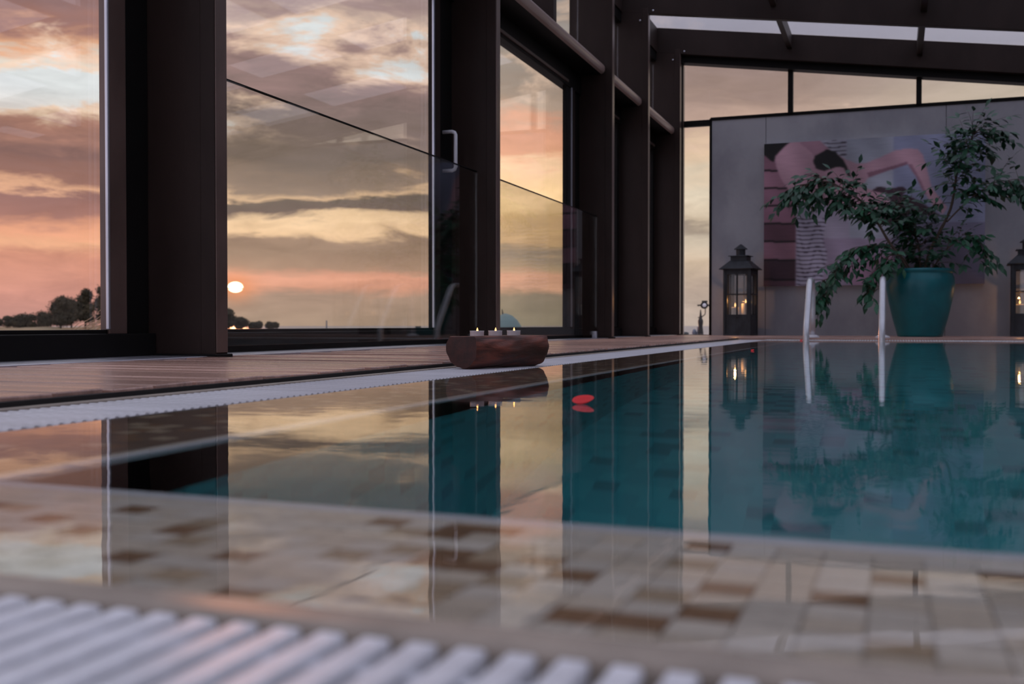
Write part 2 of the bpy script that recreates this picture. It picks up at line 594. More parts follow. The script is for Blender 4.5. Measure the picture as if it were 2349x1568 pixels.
# ------------------------------------------------------------------ floor: timber deck
floor = struct('floor', 'brown timber deck boards around the pool')
box('sub_floor', 'deck_under', -2.6, -1.19, YB, YW + 0.2, -0.06, -0.012, floor)
box('sub_floor', 'deck_under', -1.19, XR, 8.53, YW + 0.2, -0.06, -0.012, floor)
box('sub_floor', 'deck_under', 3.25, XR, YB, 8.53, -0.06, -0.012, floor)
pl = MB().box(-2.045, -1.178, 0, 0.099, -0.012, ZD).mesh('plank', 'deck_wood')
y = -0.3
while y < 8.52:
    o = put('plank', pl, floor, (random.uniform(-0.010, 0.002), y, random.uniform(-0.0022, 0.0022)), 0.002, 1)
    o.rotation_euler = (R(random.uniform(-0.7, 0.7)), R(random.uniform(-0.06, 0.06)), 0)
    y += 0.1105
box('edge_light_shade_strip', 'deck_under', -1.186, -1.171, YB, 8.52, -0.05, 0.0105, floor)  # black strip standing in for the shade under the plank ends
pl2 = MB().box(-2.045, XR - 0.05, 0, 0.099, -0.012, ZD).mesh('plank', 'deck_wood')
while y < YW - 0.06:
    put('plank', pl2, floor, (random.uniform(-0.004, 0.004), y, random.uniform(-0.001, 0.001)), 0.002, 1)
    y += 0.1105
pl3 = MB().box(3.26, XR - 0.05, 0, 0.104, -0.012, ZD).mesh('plank', 'deck_wood')
y = 0.0
while y < 8.4:
    put('plank', pl3, floor, (0, y, 0)); y += 0.1105

# pale metal threshold strip along the foot of the windows
trim1 = struct('trim_1', 'pale metal threshold strip along the foot of the windows')
for i in range(len(FINS) - 1):
    box('strip', 'aluminium', -2.262, -2.05, FINS[i] + 0.004, FINS[i + 1] - FT - 0.004, -0.012, ZD + 0.004, trim1, 0.002)

# ------------------------------------------------------------------ steel columns on the window side
col_labels = {
    2: 'wide dark brown steel column in front, left of the setting sun',
    3: 'dark steel column behind the log candle holder with white door handle beside it',
    4: 'dark steel column between the second tall window and the narrow slit of sky',
    5: 'slim dark steel column second from the corner at the far end',
    6: 'dark steel corner column where the windows meet the far wall',
}
for i, yf in enumerate(FINS):
    if i < 2:
        t = struct('trim_%d' % (3 + i), 'dark steel column beside the camera')
        t.location = (0, yf - FT / 2, 0)
    else:
        t = tag(empty('steel_column', (0, yf - FT / 2, 0)), col_labels[i], 'column', 'steel columns along the windows')
    top = roof_z(XF) + 0.05
    # I-section: inner flange, web, outer flange
    MB().box(XF - 0.055, XF, -FT / 2, FT / 2, 0.0, top).build('inner_flange', 'steel_paint', t, bevel=0.003)
    MB().box(XG - 0.07, XF - 0.052, -FT / 2 + 0.003, FT / 2 - 0.003, 0.0, top).build('web', 'steel_paint', t)
    MB().box(XF - 0.0035, XF + 0.0035, -FT / 2 + 0.004, FT / 2 - 0.004, 0.03, top).build('edge_light_shade_strip', 'bronze_lit_edge', t, bevel=0.001)  # added strip, its brighter colour imitates light caught along the column edge
    MB().box(XG - 0.05, XF + 0.012, -FT / 2 - 0.014, FT / 2 + 0.012, 0.0, 0.026).build('base_plate', 'steel_frame', t, bevel=0.003)
    for bx, bz in ((XF + 0.045, top - 0.03), (XF - 0.07, top - 0.105)):
        b_ = MB().lathe([(0.008, 0), (0.008, 0.006), (0.004, 0.008)], 8).build('bolt', 'aluminium', t, loc=(bx, -FT / 2 - 0.001, bz))
        b_.rotation_euler = (R(90), 0, 0)

# ------------------------------------------------------------------ windows on the left
bays = []
for i in range(len(FINS) - 1):
    bays.append((FINS[i], FINS[i + 1] - FT))
stile = {0: (0.08, 0.05), 1: (0.175, 0.200), 2: (0.264, 0.268), 3: (0.374, 0.25), 4: (0.10, 0.05), 5: (0.10, 0.05)}
wl = ['window bay beside the back glazing', 'left window looking onto trees under pink cloud', 'large window with the setting sun low in it',
      'second tall window with golden sky behind the log', 'narrow slit window between two dark columns', 'narrow glazed bay beside the corner column']
for i, (y0, y1) in enumerate(bays):
    w = struct('window_%d' % (i + 1), wl[i])
    sw, sa = stile[i]
    g1 = y1 - sw                       # far edge of the glass
    box('sill', 'steel_frame', XG - 0.05, XG + 0.042, y0 + 0.001, y1 - 0.001, 0.0, 0.092, w, 0.004)
    box('sill_cap', 'steel_frame', XG - 0.02, XG + 0.02, y0 + 0.001, g1, 0.09, 0.104, w, 0.002)
    box('head', 'steel_frame', XG - 0.05, XG + 0.03, y0 + 0.001, y1 - 0.001, 1.885, 2.036, w, 0.004)
    box('head_bead', 'bronze_lit_edge', XG + 0.028, XG + 0.042, y0 + 0.001, g1, 1.905, 1.925, w, 0.002)  # light along the sash top, put into the bead's colour
    box('near_stile', 'steel_frame', XG - 0.03, XG + 0.025, y0 + 0.001, y0 + 0.05, 0.09, 1.9, w, 0.003)
    box('stile', 'steel_frame', XG - 0.008, XG + 0.020, g1, max(g1 + 0.015, y1 - sa - 0.02), 0.09, 1.9, w, 0.003)
    if i in (1, 2, 3):
        box('aluminium_bead', 'aluminium', XG + 0.021, XG + 0.033, y1 - sa - 0.009 - 0.006 * (i - 1), y1 - sa, 0.105, 1.89, w, 0.002)
        box('sash_stile', 'bronze_lit_edge' if i == 1 else 'steel_paint', XG - 0.008, XG + 0.028, y1 - sa, y1 - sa + 0.08, 0.09, 1.9, w, 0.003)
        box('jamb_panel', 'steel_frame', XG - 0.04, XG + 0.012, y1 - sa + 0.079, y1 - 0.001, 0.09, 1.9, w)
    else:
        box('jamb_panel', 'steel_frame', XG - 0.04, XG + 0.012, g1 + 0.04, y1 - 0.001, 0.09, 1.9, w)
    box('glass_pane', 'window_glass', XG - 0.005, XG + 0.005, y0 + 0.03, g1 + 0.02, 0.095, 1.895, w)
    # transom beam dark as its shaded underside, rounded nose coloured as if lit
    box('transom_beam', 'steel_frame', XG - 0.05, XF - 0.085, y0 + 0.001, y1 - 0.001, 2.036, 2.112, w)
    prof = [(XF - 0.087, 2.0365), (XF - 0.066, 2.045), (XF - 0.055, 2.062), (XF - 0.055, 2.09), (XF - 0.068, 2.108), (XF - 0.087, 2.1115)]
    mb = MB()
    n = len(prof)
    mb.add([(px, yy, pz) for yy in (y0 + 0.001, y1 - 0.001) for px, pz in prof],
           [tuple(range(n)), tuple(range(2 * n - 1, n - 1, -1))] + [(k, k + n, (k + 1) % n + n, (k + 1) % n) for k in range(n)])
    auto_smooth(mb.build('transom_nose', 'beam_lit', w))
    # clerestory
    box('clerestory_pane', 'window_glass', XG - 0.005, XG + 0.005, y0 + 0.01, y1 - 0.01, 2.112, 2.86, w)
    box('clerestory_sill', 'steel_frame', XG - 0.03, XG + 0.03, y0 + 0.001, y1 - 0.001, 2.112, 2.14, w)
    box('clerestory_head', 'steel_frame', XG - 0.03, XG + 0.03, y0 + 0.001, y1 - 0.001, 2.78, 2.90, w)
    if y1 - y0 > 2:
        ym = (y0 + y1) / 2
        box('clerestory_post', 'steel_paint', XG - 0.05, -2.10, ym - 0.035, ym + 0.035, 2.112, roof_z(-2.1) + 0.04, w, 0.003)
# white pull handle on the sliding door of window_3
hw = MB()
hy, hz0, hz1 = 5.165, 0.945, 1.152
hw.tube([(XG + 0.02, hy, hz1), (XG + 0.075, hy, hz1), (XG + 0.088, hy, hz1 - 0.006), (XG + 0.094, hy, hz1 - 0.018),
         (XG + 0.094, hy, hz0 + 0.018), (XG + 0.088, hy, hz0 + 0.006), (XG + 0.075, hy, hz0), (XG + 0.02, hy, hz0)], 0.0105, 10)
h_ = hw.build('pull_handle', 'white_metal', bpy.data.objects['window_3'], smooth=True)
h_['label'] = 'white bar pull handle'

# ------------------------------------------------------------------ glass balustrades in front of two windows
for (y0, y1), lab in zip((bays[2], bays[3]), ('waist-high clear glass guard in front of the large sunset window',
                                              'waist-high clear glass guard in front of the second tall window')):
    t = tag(empty('glass_guard', (-2.142, (y0 + y1) / 2, ZD), 0.009 if 'second' in lab else 0.0), lab, 'balustrade', 'glass guards before the windows')
    hl = (y1 - y0) / 2 - 0.004
    MB().box(-0.006, 0.006, -hl, hl, 0.03, 0.952 - ZD).build('pane', 'rail_glass', t)
    MB().box(-0.0065, 0.0065, -hl, hl, 0.952 - ZD, 0.956 - ZD).build('top_edge', 'steel_frame', t)
    for s in (-1, 1):
        MB().box(-0.018, 0.018, s * (hl - 0.03) - 0.02, s * (hl - 0.03) + 0.02, 0.004, 0.055).build('clamp', 'aluminium', t, bevel=0.003)

# ------------------------------------------------------------------ ceiling: rafters, purlins, translucent sheets
ceiling = struct('ceiling', 'sloping roof of dark rafters with translucent sheets')
raf_y = [FINS[0], (FINS[0] + FINS[1]) / 2, FINS[1], (FINS[1] + FINS[2]) / 2, FINS[2], (FINS[2] + FINS[3]) / 2, FINS[3], (FINS[3] + FINS[4]) / 2, FINS[4], FINS[5], FINS[6]]
xa, xb = -2.36, XR


def sloped(x0, x1, y0, y1, o0, o1):
    return MB().hexa([(x0, y0, roof_z(x0) + o0), (x1, y0, roof_z(x1) + o0), (x1, y1, roof_z(x1) + o0), (x0, y1, roof_z(x0) + o0)],
                     [(x0, y0, roof_z(x0) + o1), (x1, y0, roof_z(x1) + o1), (x1, y1, roof_z(x1) + o1), (x0, y1, roof_z(x0) + o1)])


for yf in raf_y:
    sloped(xa, xb, yf - FT + 0.002, yf - 0.002, 0.0, 0.25).build('rafter', 'steel_paint', ceiling, bevel=0.003)
PUR = [-0.965, 0.21, 1.385, 2.56, 3.735]
pxs = [xa] + PUR + [xb]
for k in range(len(raf_y) - 1):
    ya, yb = raf_y[k] - 0.002, raf_y[k + 1] - FT + 0.002
    for px in PUR:
        sloped(px - 0.025, px + 0.025, ya, yb, 0.11, 0.245).build('purlin', 'steel_paint', ceiling, bevel=0.003)
    sloped(xa, xa + 0.10, ya, yb, 0.0, 0.245).build('eave_beam', 'steel_paint', ceiling)
    sloped(xb - 0.08, xb, ya, yb, 0.0, 0.245).build('eave_beam', 'steel_paint', ceiling)
for k in range(len(raf_y) - 1):
    for j in range(len(pxs) - 1):
        sloped(pxs[j] + 0.002, pxs[j + 1] - 0.002, raf_y[k] - FT / 2 + 0.002, raf_y[k + 1] - FT / 2 - 0.002, 0.252, 0.262).build('roof_sheet', 'roof_sheet', ceiling)

# ------------------------------------------------------------------ far wall: concrete panels, clerestory, slim window
wall_far = struct('wall_far', 'grey concrete wall of large panels at the far end of the pool')
ZW = 2.175
xs = [-1.735, -1.20, 0.45, 2.10, 3.30, XR]
for k in range(len(xs) - 1):
    box('concrete_panel', 'concrete', xs[k] + 0.002, xs[k + 1] - 0.002, YW, YW + 0.14, 0.0, ZW, wall_far, 0.003)
box('joint_backing', 'deck_under', xs[0] + 0.01, xs[-1], YW + 0.012, YW + 0.12, 0.0, ZW - 0.01, wall_far)
box('top_rail', 'steel_frame', -1.745, XR, YW - 0.012, YW + 0.10, ZW, ZW + 0.03, wall_far, 0.003)
box('end_rail', 'steel_frame', -1.755, -1.737, YW - 0.012, YW + 0.15, 0.0, ZW + 0.02, wall_far, 0.002)
w = struct('window_7', 'tall slim window beside the concrete wall with clerestory above')
fr = roof_z(-2.0)
box('transom', 'steel_frame', XF + 0.002, -1.745, YW - 0.012, YW + 0.05, 2.128, 2.186, w, 0.003)
box('sill', 'steel_frame', XF + 0.002, -1.755, YW - 0.012, YW + 0.05, 0.0, 0.022, w, 0.002)
box('stile', 'steel_frame', XF - 0.02, XF + 0.006, YW - 0.075, YW + 0.05, 0.02, 2.80, w, 0.002)
box('stile_edge', 'bronze_lit_edge', XF + 0.006, XF + 0.016, YW - 0.03, YW + 0.03, 0.02, 2.74, w, 0.001)
box('glass_pane', 'window_glass', XF, -1.75, YW + 0.015, YW + 0.023, 0.02, 2.13, w)
sloped(XF, xb, YW - 0.082, YW + 0.05, -0.07, 0.002).build('head', 'steel_frame', w)
sloped(XF, xb, YW - 0.082, YW + 0.10, 0.0, 0.25).build('head_beam', 'steel_paint', w)
ms = [XF] + PUR
for k, mx_ in enumerate(PUR):
    if roof_z(mx_) - 0.07 > ZW + 0.03:
        box('mullion', 'steel_frame', mx_ - 0.024, mx_ + 0.024, YW - 0.03, YW + 0.05, ZW + 0.02, roof_z(mx_) - 0.03, w, 0.002)
for a, b2 in zip([XF] + PUR[:-1], PUR):
    if roof_z(b2) - 0.06 > ZW + 0.05:
        z0 = ZW + 0.02
        MB().hexa([(a, YW + 0.015, z0), (b2, YW + 0.015, z0), (b2, YW + 0.023, z0), (a, YW + 0.023, z0)],
                  [(a, YW + 0.015, roof_z(a) - 0.05), (b2, YW + 0.015, roof_z(b2) - 0.05), (b2, YW + 0.023, roof_z(b2) - 0.05), (a, YW + 0.023, roof_z(a) - 0.05)]).build('clerestory_pane', 'window_glass', w)

# ------------------------------------------------------------------ right wall and back glazing (behind the camera)
wr = box('wall_right', 'plaster', XR, XR + 0.2, YB - 0.1, YW + 0.14, -0.06, 2.20)
wr['kind'] = 'structure'
w = struct('window_8', 'back glazing behind the camera')
nb = 5
for k in range(nb + 1):
    x = XF + (XR - XF) * k / nb
    box('post', 'steel_frame', x - 0.04, x + 0.04, YB - 0.1, YB, 0.0, roof_z(x) + 0.02, w)
for k in range(nb):
    x0, x1 = XF + (XR - XF) * k / nb, XF + (XR - XF) * (k + 1) / nb
    box('pane', 'window_glass', x0, x1, YB - 0.055, YB - 0.045, 0.1, roof_z(x1) - 0.02, w)
    box('sill', 'steel_frame', x0, x1, YB - 0.1, YB, 0.0, 0.1, w)

# ------------------------------------------------------------------ pool basin
pool = struct('pool_basin', 'tiled pool basin with turquoise floor and beige mosaic rim')
LW = 0.262            # width of the shallow mosaic rim
ZL0, ZL1, ZB = -0.014, -0.050, -1.15
xi0, xi1, yi0, yi1 = WX + LW - 0.02, WX1 - LW, WY0 + LW, WY1 - LW
box('pool_floor', 'pool_tile', xi0 - 0.1, xi1 + 0.1, yi0 - 0.1, yi1 + 0.1, ZB - 0.1, ZB, pool)
box('pool_wall', 'pool_tile', xi0 - 0.1, xi0, yi0 - 0.1, yi1 + 0.1, ZB, ZL1 - 0.02, pool)
box('pool_wall', 'pool_tile', xi1, xi1 + 0.1, yi0 - 0.1, yi1 + 0.1, ZB, ZL1 - 0.02, pool)
box('pool_wall', 'pool_tile', xi0, xi1, yi0 - 0.1, yi0, ZB, ZL1 - 0.02, pool)
box('pool_wall', 'pool_tile', xi0, xi1, yi1, yi1 + 0.1, ZB, ZL1 - 0.02, pool)
# sloping rim bed
o4 = [(WX, WY0), (WX1, WY0), (WX1, WY1), (WX, WY1)]
i4 = [(xi0, yi0), (xi1, yi0), (xi1, yi1), (xi0, yi1)]
for k in range(4):
    a, b2 = o4[k], o4[(k + 1) % 4]
    c2, d2 = i4[(k + 1) % 4], i4[k]
    MB().hexa([(*a, -0.3), (*b2, -0.3), (*c2, -0.3), (*d2, -0.3)], [(*a, ZL0 - 0.003), (*b2, ZL0 - 0.003), (*c2, ZL1 - 0.003), (*d2, ZL1 - 0.003)]).build('rim_bed', 'grout', pool)
# white nosing along the rim
nz = 0.012
box('rim_nosing', 'white_edge', xi0 - nz, xi0 + 0.006, yi0, yi1, ZL1 - 0.03, ZL1 + 0.001, pool, 0.003)
box('rim_nosing', 'white_edge', xi1 - 0.006, xi1 + nz, yi0, yi1, ZL1 - 0.03, ZL1 + 0.001, pool, 0.003)
box('rim_nosing', 'white_edge', xi0, xi1, yi0 - nz, yi0 + 0.006, ZL1 - 0.03, ZL1 + 0.001, pool, 0.003)
box('rim_nosing', 'white_edge', xi0, xi1, yi1 - 0.006, yi1 + nz, ZL1 - 0.03, ZL1 + 0.001, pool, 0.003)
# mosaic tiles of the near rim: the closest as pieces, the rest joined
TP = 0.0258
slope = math.atan2(ZL1 - ZL0, LW)
tmesh = {k: MB().box(-0.0125, 0.0125, -0.0125, 0.0125, -0.003, 0.0009).mesh('mosaic_tile', k) for k in ('tile_beige', 'tile_cream', 'tile_brown', 'tile_tan', 'tile_umber')}


def tile_kind():
    r = random.random()
    return 'tile_brown' if r < 0.13 else 'tile_tan' if r < 0.24 else 'tile_cream' if r < 0.58 else 'tile_beige'


rest = {k: MB() for k in tmesh}
rows = int((LW - 0.006) / TP)
for rj in range(rows):
    yy = WY0 + 0.004 + TP * (rj + 0.5)
    zz = ZL0 + (ZL1 - ZL0) * (yy - WY0) / LW
    n_c = int((WX1 - LW - (WX + LW)) / TP)
    for ci in range(-10, n_c + 8):
        xx = WX + LW + TP * ci
        k = tile_kind()
        if xx - WX < (yy - WY0) or WX1 - xx < (yy - WY0):
            continue
        M = Matrix.Translation((xx, yy, zz)) @ Matrix.Rotation(slope, 4, 'X')
        if -0.42 < xx < 0.34:
            o = put('mosaic_tile', tmesh[k], pool)
            o.matrix_local = M
        else:
            rest[k].box(-0.0125, 0.0125, -0.0125, 0.0125, -0.003, 0.0009, M)
# left, far and right rims
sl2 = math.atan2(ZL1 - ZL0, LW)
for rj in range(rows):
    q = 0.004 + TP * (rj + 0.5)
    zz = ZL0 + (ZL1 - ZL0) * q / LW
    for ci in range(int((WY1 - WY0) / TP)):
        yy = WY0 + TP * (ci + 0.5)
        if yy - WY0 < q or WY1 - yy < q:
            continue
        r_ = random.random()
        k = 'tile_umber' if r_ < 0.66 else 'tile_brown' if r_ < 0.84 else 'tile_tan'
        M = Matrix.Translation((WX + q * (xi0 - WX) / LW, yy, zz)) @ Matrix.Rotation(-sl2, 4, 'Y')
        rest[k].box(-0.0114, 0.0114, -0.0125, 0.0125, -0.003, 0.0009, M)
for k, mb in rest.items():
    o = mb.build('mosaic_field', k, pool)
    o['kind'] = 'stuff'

# kerb between water and gutter
kerb = struct('trim_2', 'beige stone kerb along the water edge')
box('kerb', 'kerb_stone', WX - 0.022, WX1 + 0.022, WY0 - 0.026, WY0, -0.3, 0.001, kerb, 0.004)
box('kerb', 'kerb_stone', WX - 0.012, WX, WY0, WY1, -0.3, -0.002, kerb, 0.003)
box('kerb', 'kerb_stone', WX1, WX1 + 0.022, WY0, WY1, -0.3, 0.001, kerb, 0.004)
box('kerb', 'kerb_stone', WX - 0.012, WX1 + 0.022, WY1, WY1 + 0.012, -0.3, -0.002, kerb, 0.003)
box('gutter', 'gutter_dark', -1.19, WX - 0.012, YB, 8.53, -0.12, -0.05, kerb)
box('gutter', 'gutter_dark', WX - 0.012, WX1 + 0.25, 0.05, WY0 - 0.026, -0.12, -0.05, kerb)
box('gutter', 'gutter_dark', WX - 0.012, WX1 + 0.25, WY1 + 0.012, 8.53, -0.12, -0.05, kerb)
box('gutter', 'gutter_dark', WX1 + 0.022, 3.25, WY0, WY1, -0.12, -0.05, kerb)
box('gutter_frame', 'kerb_stone', -1.168, -1.148, YB, 8.52, -0.06, 0.003, kerb, 0.002)
box('near_pavement', 'kerb_stone', -1.19, 3.25, YB, 0.05, -0.12, 0.0, kerb)

# water
wm = MB()
wm.add([(WX, WY0, 0), (WX1, WY0, 0), (WX1, WY1, 0), (WX, WY1, 0)], [(0, 1, 2, 3)])
tag(wm.build('pool_water', 'water'), 'still turquoise pool water mirroring the sunset', 'water', kind='stuff')

# ------------------------------------------------------------------ overflow grates
GP = 0.0194


def bar_mesh(L, axis='y', rounded=False):
    """rounded bar of length L"""
    wd, ht = 0.0059, 0.020
    prof = [(-wd * 0.8, -ht), (wd * 0.8, -ht), (wd, -0.0016), (wd * 0.80, -0.0001), (-wd * 0.80, 0), (-wd, -0.0016)]
    if rounded:
        wd, ht = 0.0056, 0.012
        prof = [(-wd, -ht), (wd, -ht), (wd, -0.0040), (wd * 0.75, -0.0014), (wd * 0.3, 0), (-wd * 0.3, 0), (-wd * 0.75, -0.0014), (-wd, -0.0040)]
    n = len(prof)
    vs = [(a, e, z) for e in (0, L) for a, z in prof] if axis == 'y' else [(e, a, z) for e in (0, L) for a, z in prof]
    fs = [tuple(range(n)), tuple(range(2 * n - 1, n - 1, -1))] + [(k, k + n, (k + 1) % n + n, (k + 1) % n) for k in range(n)]
    return vs, fs


def grate(label, loc, axis, L, count, n_obj_from, n_obj_to, spines):
    t = tag(empty('overflow_grate', loc), label, 'grate', 'white overflow grates around the pool')
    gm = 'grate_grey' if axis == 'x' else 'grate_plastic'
    vs, fs = bar_mesh(L, axis, axis == 'x')
    me = MB().add(vs, fs).mesh('bar', gm)
    mass = MB()
    for k in range(count):
        off = (k * GP, 0, 0) if axis == 'y' else (0, k * GP, 0)
        if n_obj_from <= k < n_obj_to:
            put('bar', me, t, off)
        else:
            mass.add([(v[0] + off[0], v[1] + off[1], v[2]) for v in vs], fs)
    if mass.v:
        o = mass.build('bar_run', gm, t)
        o['kind'] = 'stuff'
    T = count * GP
    for s in spines:
        if axis == 'y':
            MB().box(-0.008, T, s - 0.004, s + 0.004, -0.018, -0.0045).build('spine', 'grate_plastic', t)
        else:
            MB().box(s - 0.004, s + 0.004, -0.008, T, -0.018, -0.0045).build('spine', 'grate_plastic', t)
    return t


grate('white slotted overflow grate blurred in the foreground', (-0.94, 0.075, 0.0005), 'y', 0.278, 205, 6, 100, (0.02, 0.10, 0.18, 0.255))
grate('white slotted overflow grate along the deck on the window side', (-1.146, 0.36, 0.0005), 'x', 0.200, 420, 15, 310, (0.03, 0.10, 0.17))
grate('white overflow grate under the far wall behind the pool ladder', (-0.94, 8.315, 0.004), 'y', 0.19, 205, 0, 0, (0.02, 0.095, 0.17))

# ------------------------------------------------------------------ log candle holder with three tealights
ax0, ax1 = Vector((-1.085, 2.580, 0)), Vector((-0.985, 2.886, 0))
Llog = (ax1 - ax0).length
lz = math.atan2(-(ax1 - ax0).x, (ax1 - ax0).y)
logt = tag(empty('log_candle_holder', (ax0.x, ax0.y, 0.0005), lz), 'dark reddish split log with flat top holding three tealights', 'candle holder')
RR, CUT = 0.0565, 0.0885
na, nl = 56, 46
th0 = math.acos((CUT - RR) / RR)
vs, fs = [], []
for j in range(nl + 1):
    yy = Llog * j / nl
    endr = min(j, nl - j)
    sh = 1.0 - (0.045 if endr == 0 else 0.012 if endr == 1 else 0)
    for k in range(na + 1):
        a = th0 + (2 * math.pi - 2 * th0) * k / na
        wob = 0.0016 * math.sin(3 * a + yy * 17) + 0.0011 * math.sin(7 * a - yy * 31) + 0.0007 * math.sin(13 * a + yy * 60)
        r = (RR + wob) * sh
        x, z = r * math.sin(a), RR + r * math.cos(a)
        vs.append((x, yy, max(0.0, z)))
for j in range(nl):
    for k in range(na):
        a = j * (na + 1) + k
        fs.append((a, a + na + 1, a + na + 2, a + 1))
    a = j * (na + 1)
    fs.append((a + na, a + na + na + 1, a + na + 1, a))      # flat top
body = MB().add(vs, fs).build('body', 'log_wood', logt)
auto_smooth(body, 50)
for j, nm in ((0, 1), (nl, -1)):
    ring = [vs[j * (na + 1) + k] for k in range(na + 1)]
    cen = (0, ring[0][1] - 0.002 * nm, RR * 0.85)
    n = len(ring)
    ff = [(i, (i + 1) % n, n) if nm > 0 else ((i + 1) % n, i, n) for i in range(n)]
    e_ = MB().add(ring + [cen], ff).build('sawn_end', 'log_end', logt)
    if nm > 0:
        e_['label'] = 'dark sawn end grain'
axd = (ax1 - ax0).normalized()
tl_labels = ['lit tealight on the log nearest its dark sawn end', 'lit tealight in the middle of the log', 'lit tealight on the log farthest from the sawn end']
for k, tt in enumerate((0.064, 0.143, 0.226)):
    q = ax0 + axd * tt
    t = tag(empty('tealight', (q.x, q.y, 0.0005 + CUT + 0.0002)), tl_labels[k], 'candle', 'tealights on the log')
    r = 0.0192
    MB().lathe([(r - 0.001, 0), (r - 0.0002, 0.001), (r, 0.0125), (r + 0.0007, 0.0132), (r + 0.0004, 0.0138), (r - 0.0006, 0.0132), (r - 0.001, 0.004)], 28, cap=False).build('cup', 'tealight_cup', t, smooth=True)
    wx_ = MB().lathe([(r - 0.0011, 0.0005), (r - 0.0011, 0.0095), (0.004, 0.0088)], 24).build('wax', 'candle_wax', t, smooth=True)
    MB().tube([(0, 0, 0.0085), (0.0004, 0, 0.012), (0.0010, 0, 0.0145)], 0.0007, 6).build('wick', 'wick', wx_)
    fl = MB().lathe([(0.0008, 0.012), (0.0024, 0.0140), (0.0026, 0.0160), (0.0014, 0.0195), (0.0003, 0.0225)], 10, cx=0.001).build('flame', 'tealight_flame', t, smooth=True)
    fl['label'] = 'small orange flame'

# ------------------------------------------------------------------ pool ladder rails
for X, lab in ((-0.62, 'white bent ladder rail rising from the pool, left one of the pair'), (-0.083, 'white bent ladder rail rising from the pool, right one beside the teal pot')):
    t = tag(empty('ladder_rail', (X, 8.19, 0)), lab, 'handrail', 'pool ladder rails')
    path = [(0, 0.0, -0.75), (0, 0.0, -0.2), (0, 0.0, 0.02), (0, 0.006, 0.08), (0, 0.03, 0.13), (0, 0.27, 0.395), (0, 0.32, 0.443), (0, 0.37, 0.466), (0, 0.43, 0.474),
            (0, 0.50, 0.470), (0, 0.56, 0.450), (0, 0.60, 0.41), (0, 0.615, 0.35), (0, 0.618, 0.20), (0, 0.618, ZD)]
    path = [(0, -0.03, -0.75), (0, -0.03, -0.2), (0, -0.03, 0.03), (0, -0.02, 0.085), (0, 0.01, 0.13), (0, 0.24, 0.40), (0, 0.285, 0.445), (0, 0.34, 0.468), (0, 0.41, 0.474),
            (0, 0.50, 0.470), (0, 0.56, 0.450), (0, 0.60, 0.41), (0, 0.615, 0.35), (0, 0.618, 0.20), (0, 0.618, ZD)]
    MB().tube(path, 0.0235, 14).build('pipe', 'rail_pipe', t, smooth=True)
    MB().lathe([(0.055, ZD), (0.055, ZD + 0.008), (0.045, ZD + 0.018), (0.026, ZD + 0.024)], 24, 0, 0.618).build('flange', 'white_metal', t)

# ------------------------------------------------------------------ wall canvas (printed photograph)
CX0, CX1, CZ0, CZ1 = -1.212, 0.785, 0.500, 1.903
cv = tag(empty('wall_canvas', ((CX0 + CX1) / 2, YW - 0.001, CZ0)), 'wide mauve canvas print of a reclining figure on the concrete wall', 'picture')
W, Hc = CX1 - CX0, CZ1 - CZ0
MB().box(-W / 2, W / 2, -0.036, 0, 0, Hc).build('stretcher', 'white_edge', cv, bevel=0.003)
NU, NV = 240, 170
U, V = np.meshgrid(np.linspace(0, 1, NU), np.linspace(0, 1, NV))     # V down
PX = 50 + U * 2096
top_ = 158 - 0.054 * (PX - 50)
bot_ = 1505 - 0.012 * (PX - 50)
PY = top_ + V * (bot_ - top_)


def inside(poly):
    r = np.zeros(PX.shape, bool)
    n = len(poly)
    for i in range(n):
        x0, y0 = poly[i]; x1, y1 = poly[(i + 1) % n]
        cnd = ((y0 > PY) != (y1 > PY)) & (PX < (x1 - x0) * (PY - y0) / (y1 - y0 + 1e-9) + x0)
        r ^= cnd
    return r


img = np.zeros(PX.shape + (3,))


def fill(mask, c, a=1.0):
    img[mask] = img[mask] * (1 - a) + np.array(c) * a


img[:] = (112, 116, 142)
fill(PX > 1312, (94, 99, 136))
fill((PX > 1312) & (PY > 900), (82, 80, 112))
fill((PY > 1100) & (PX > 1312), (62, 58, 82))
fill((PX < 900) & (PY > 600), (118, 112, 142))
fill((PY > 1050) & (PX > 640) & (PX < 1312), (110, 98, 130))
# planks
pk = PX < 372
ys = [100, 410, 575, 740, 910, 1080, 1255, 1440, 1600]
cs = [(96, 62, 84), (110, 74, 98), (100, 66, 90), (108, 70, 96), (72, 42, 60), (112, 74, 98), (48, 28, 42), (66, 40, 56)]
for i in range(8):
    fill(pk & (PY >= ys[i]) & (PY < ys[i + 1]), cs[i])
    fill(pk & (np.abs(PY - ys[i]) < 8), (12, 8, 12))
# striped towel, upper and lower
wv = 6 * np.sin(PX / 42.0)
tw = (PX > 380) & (PX < 660 + 20 * np.sin(PY / 60)) & (PY > 860)
fill(tw, (128, 124, 158))
fill(tw & (np.mod(PY + wv, 39.0) < 10), (34, 26, 40))
tw = (PX > 640) & (PX < 858) & (PY < 290)
fill(tw, (124, 124, 152))
fill(tw & (np.mod(PY + wv + 8, 38.0) < 10), (40, 34, 50))
skin = (134, 100, 124)
fill(inside([(310, 140), (600, 120), (700, 210), (850, 300), (950, 340), (1050, 338), (1200, 280), (1330, 215), (1450, 205), (1530, 205), (1580, 260), (1620, 390),
             (1660, 560), (1750, 690), (1810, 760), (1760, 830), (1690, 760), (1640, 690), (1590, 600), (1520, 470), (1440, 350), (1320, 390), (1200, 430), (1080, 475),
             (1000, 560), (1200, 620), (1270, 680), (1270, 760), (1200, 870), (1100, 870), (950, 800), (800, 750), (600, 720), (450, 700), (300, 600), (230, 500),
             (180, 400), (155, 290), (220, 210)]), skin)
fill(inside([(400, 140), (600, 120), (690, 200), (560, 280), (520, 240)]), (118, 84, 108))
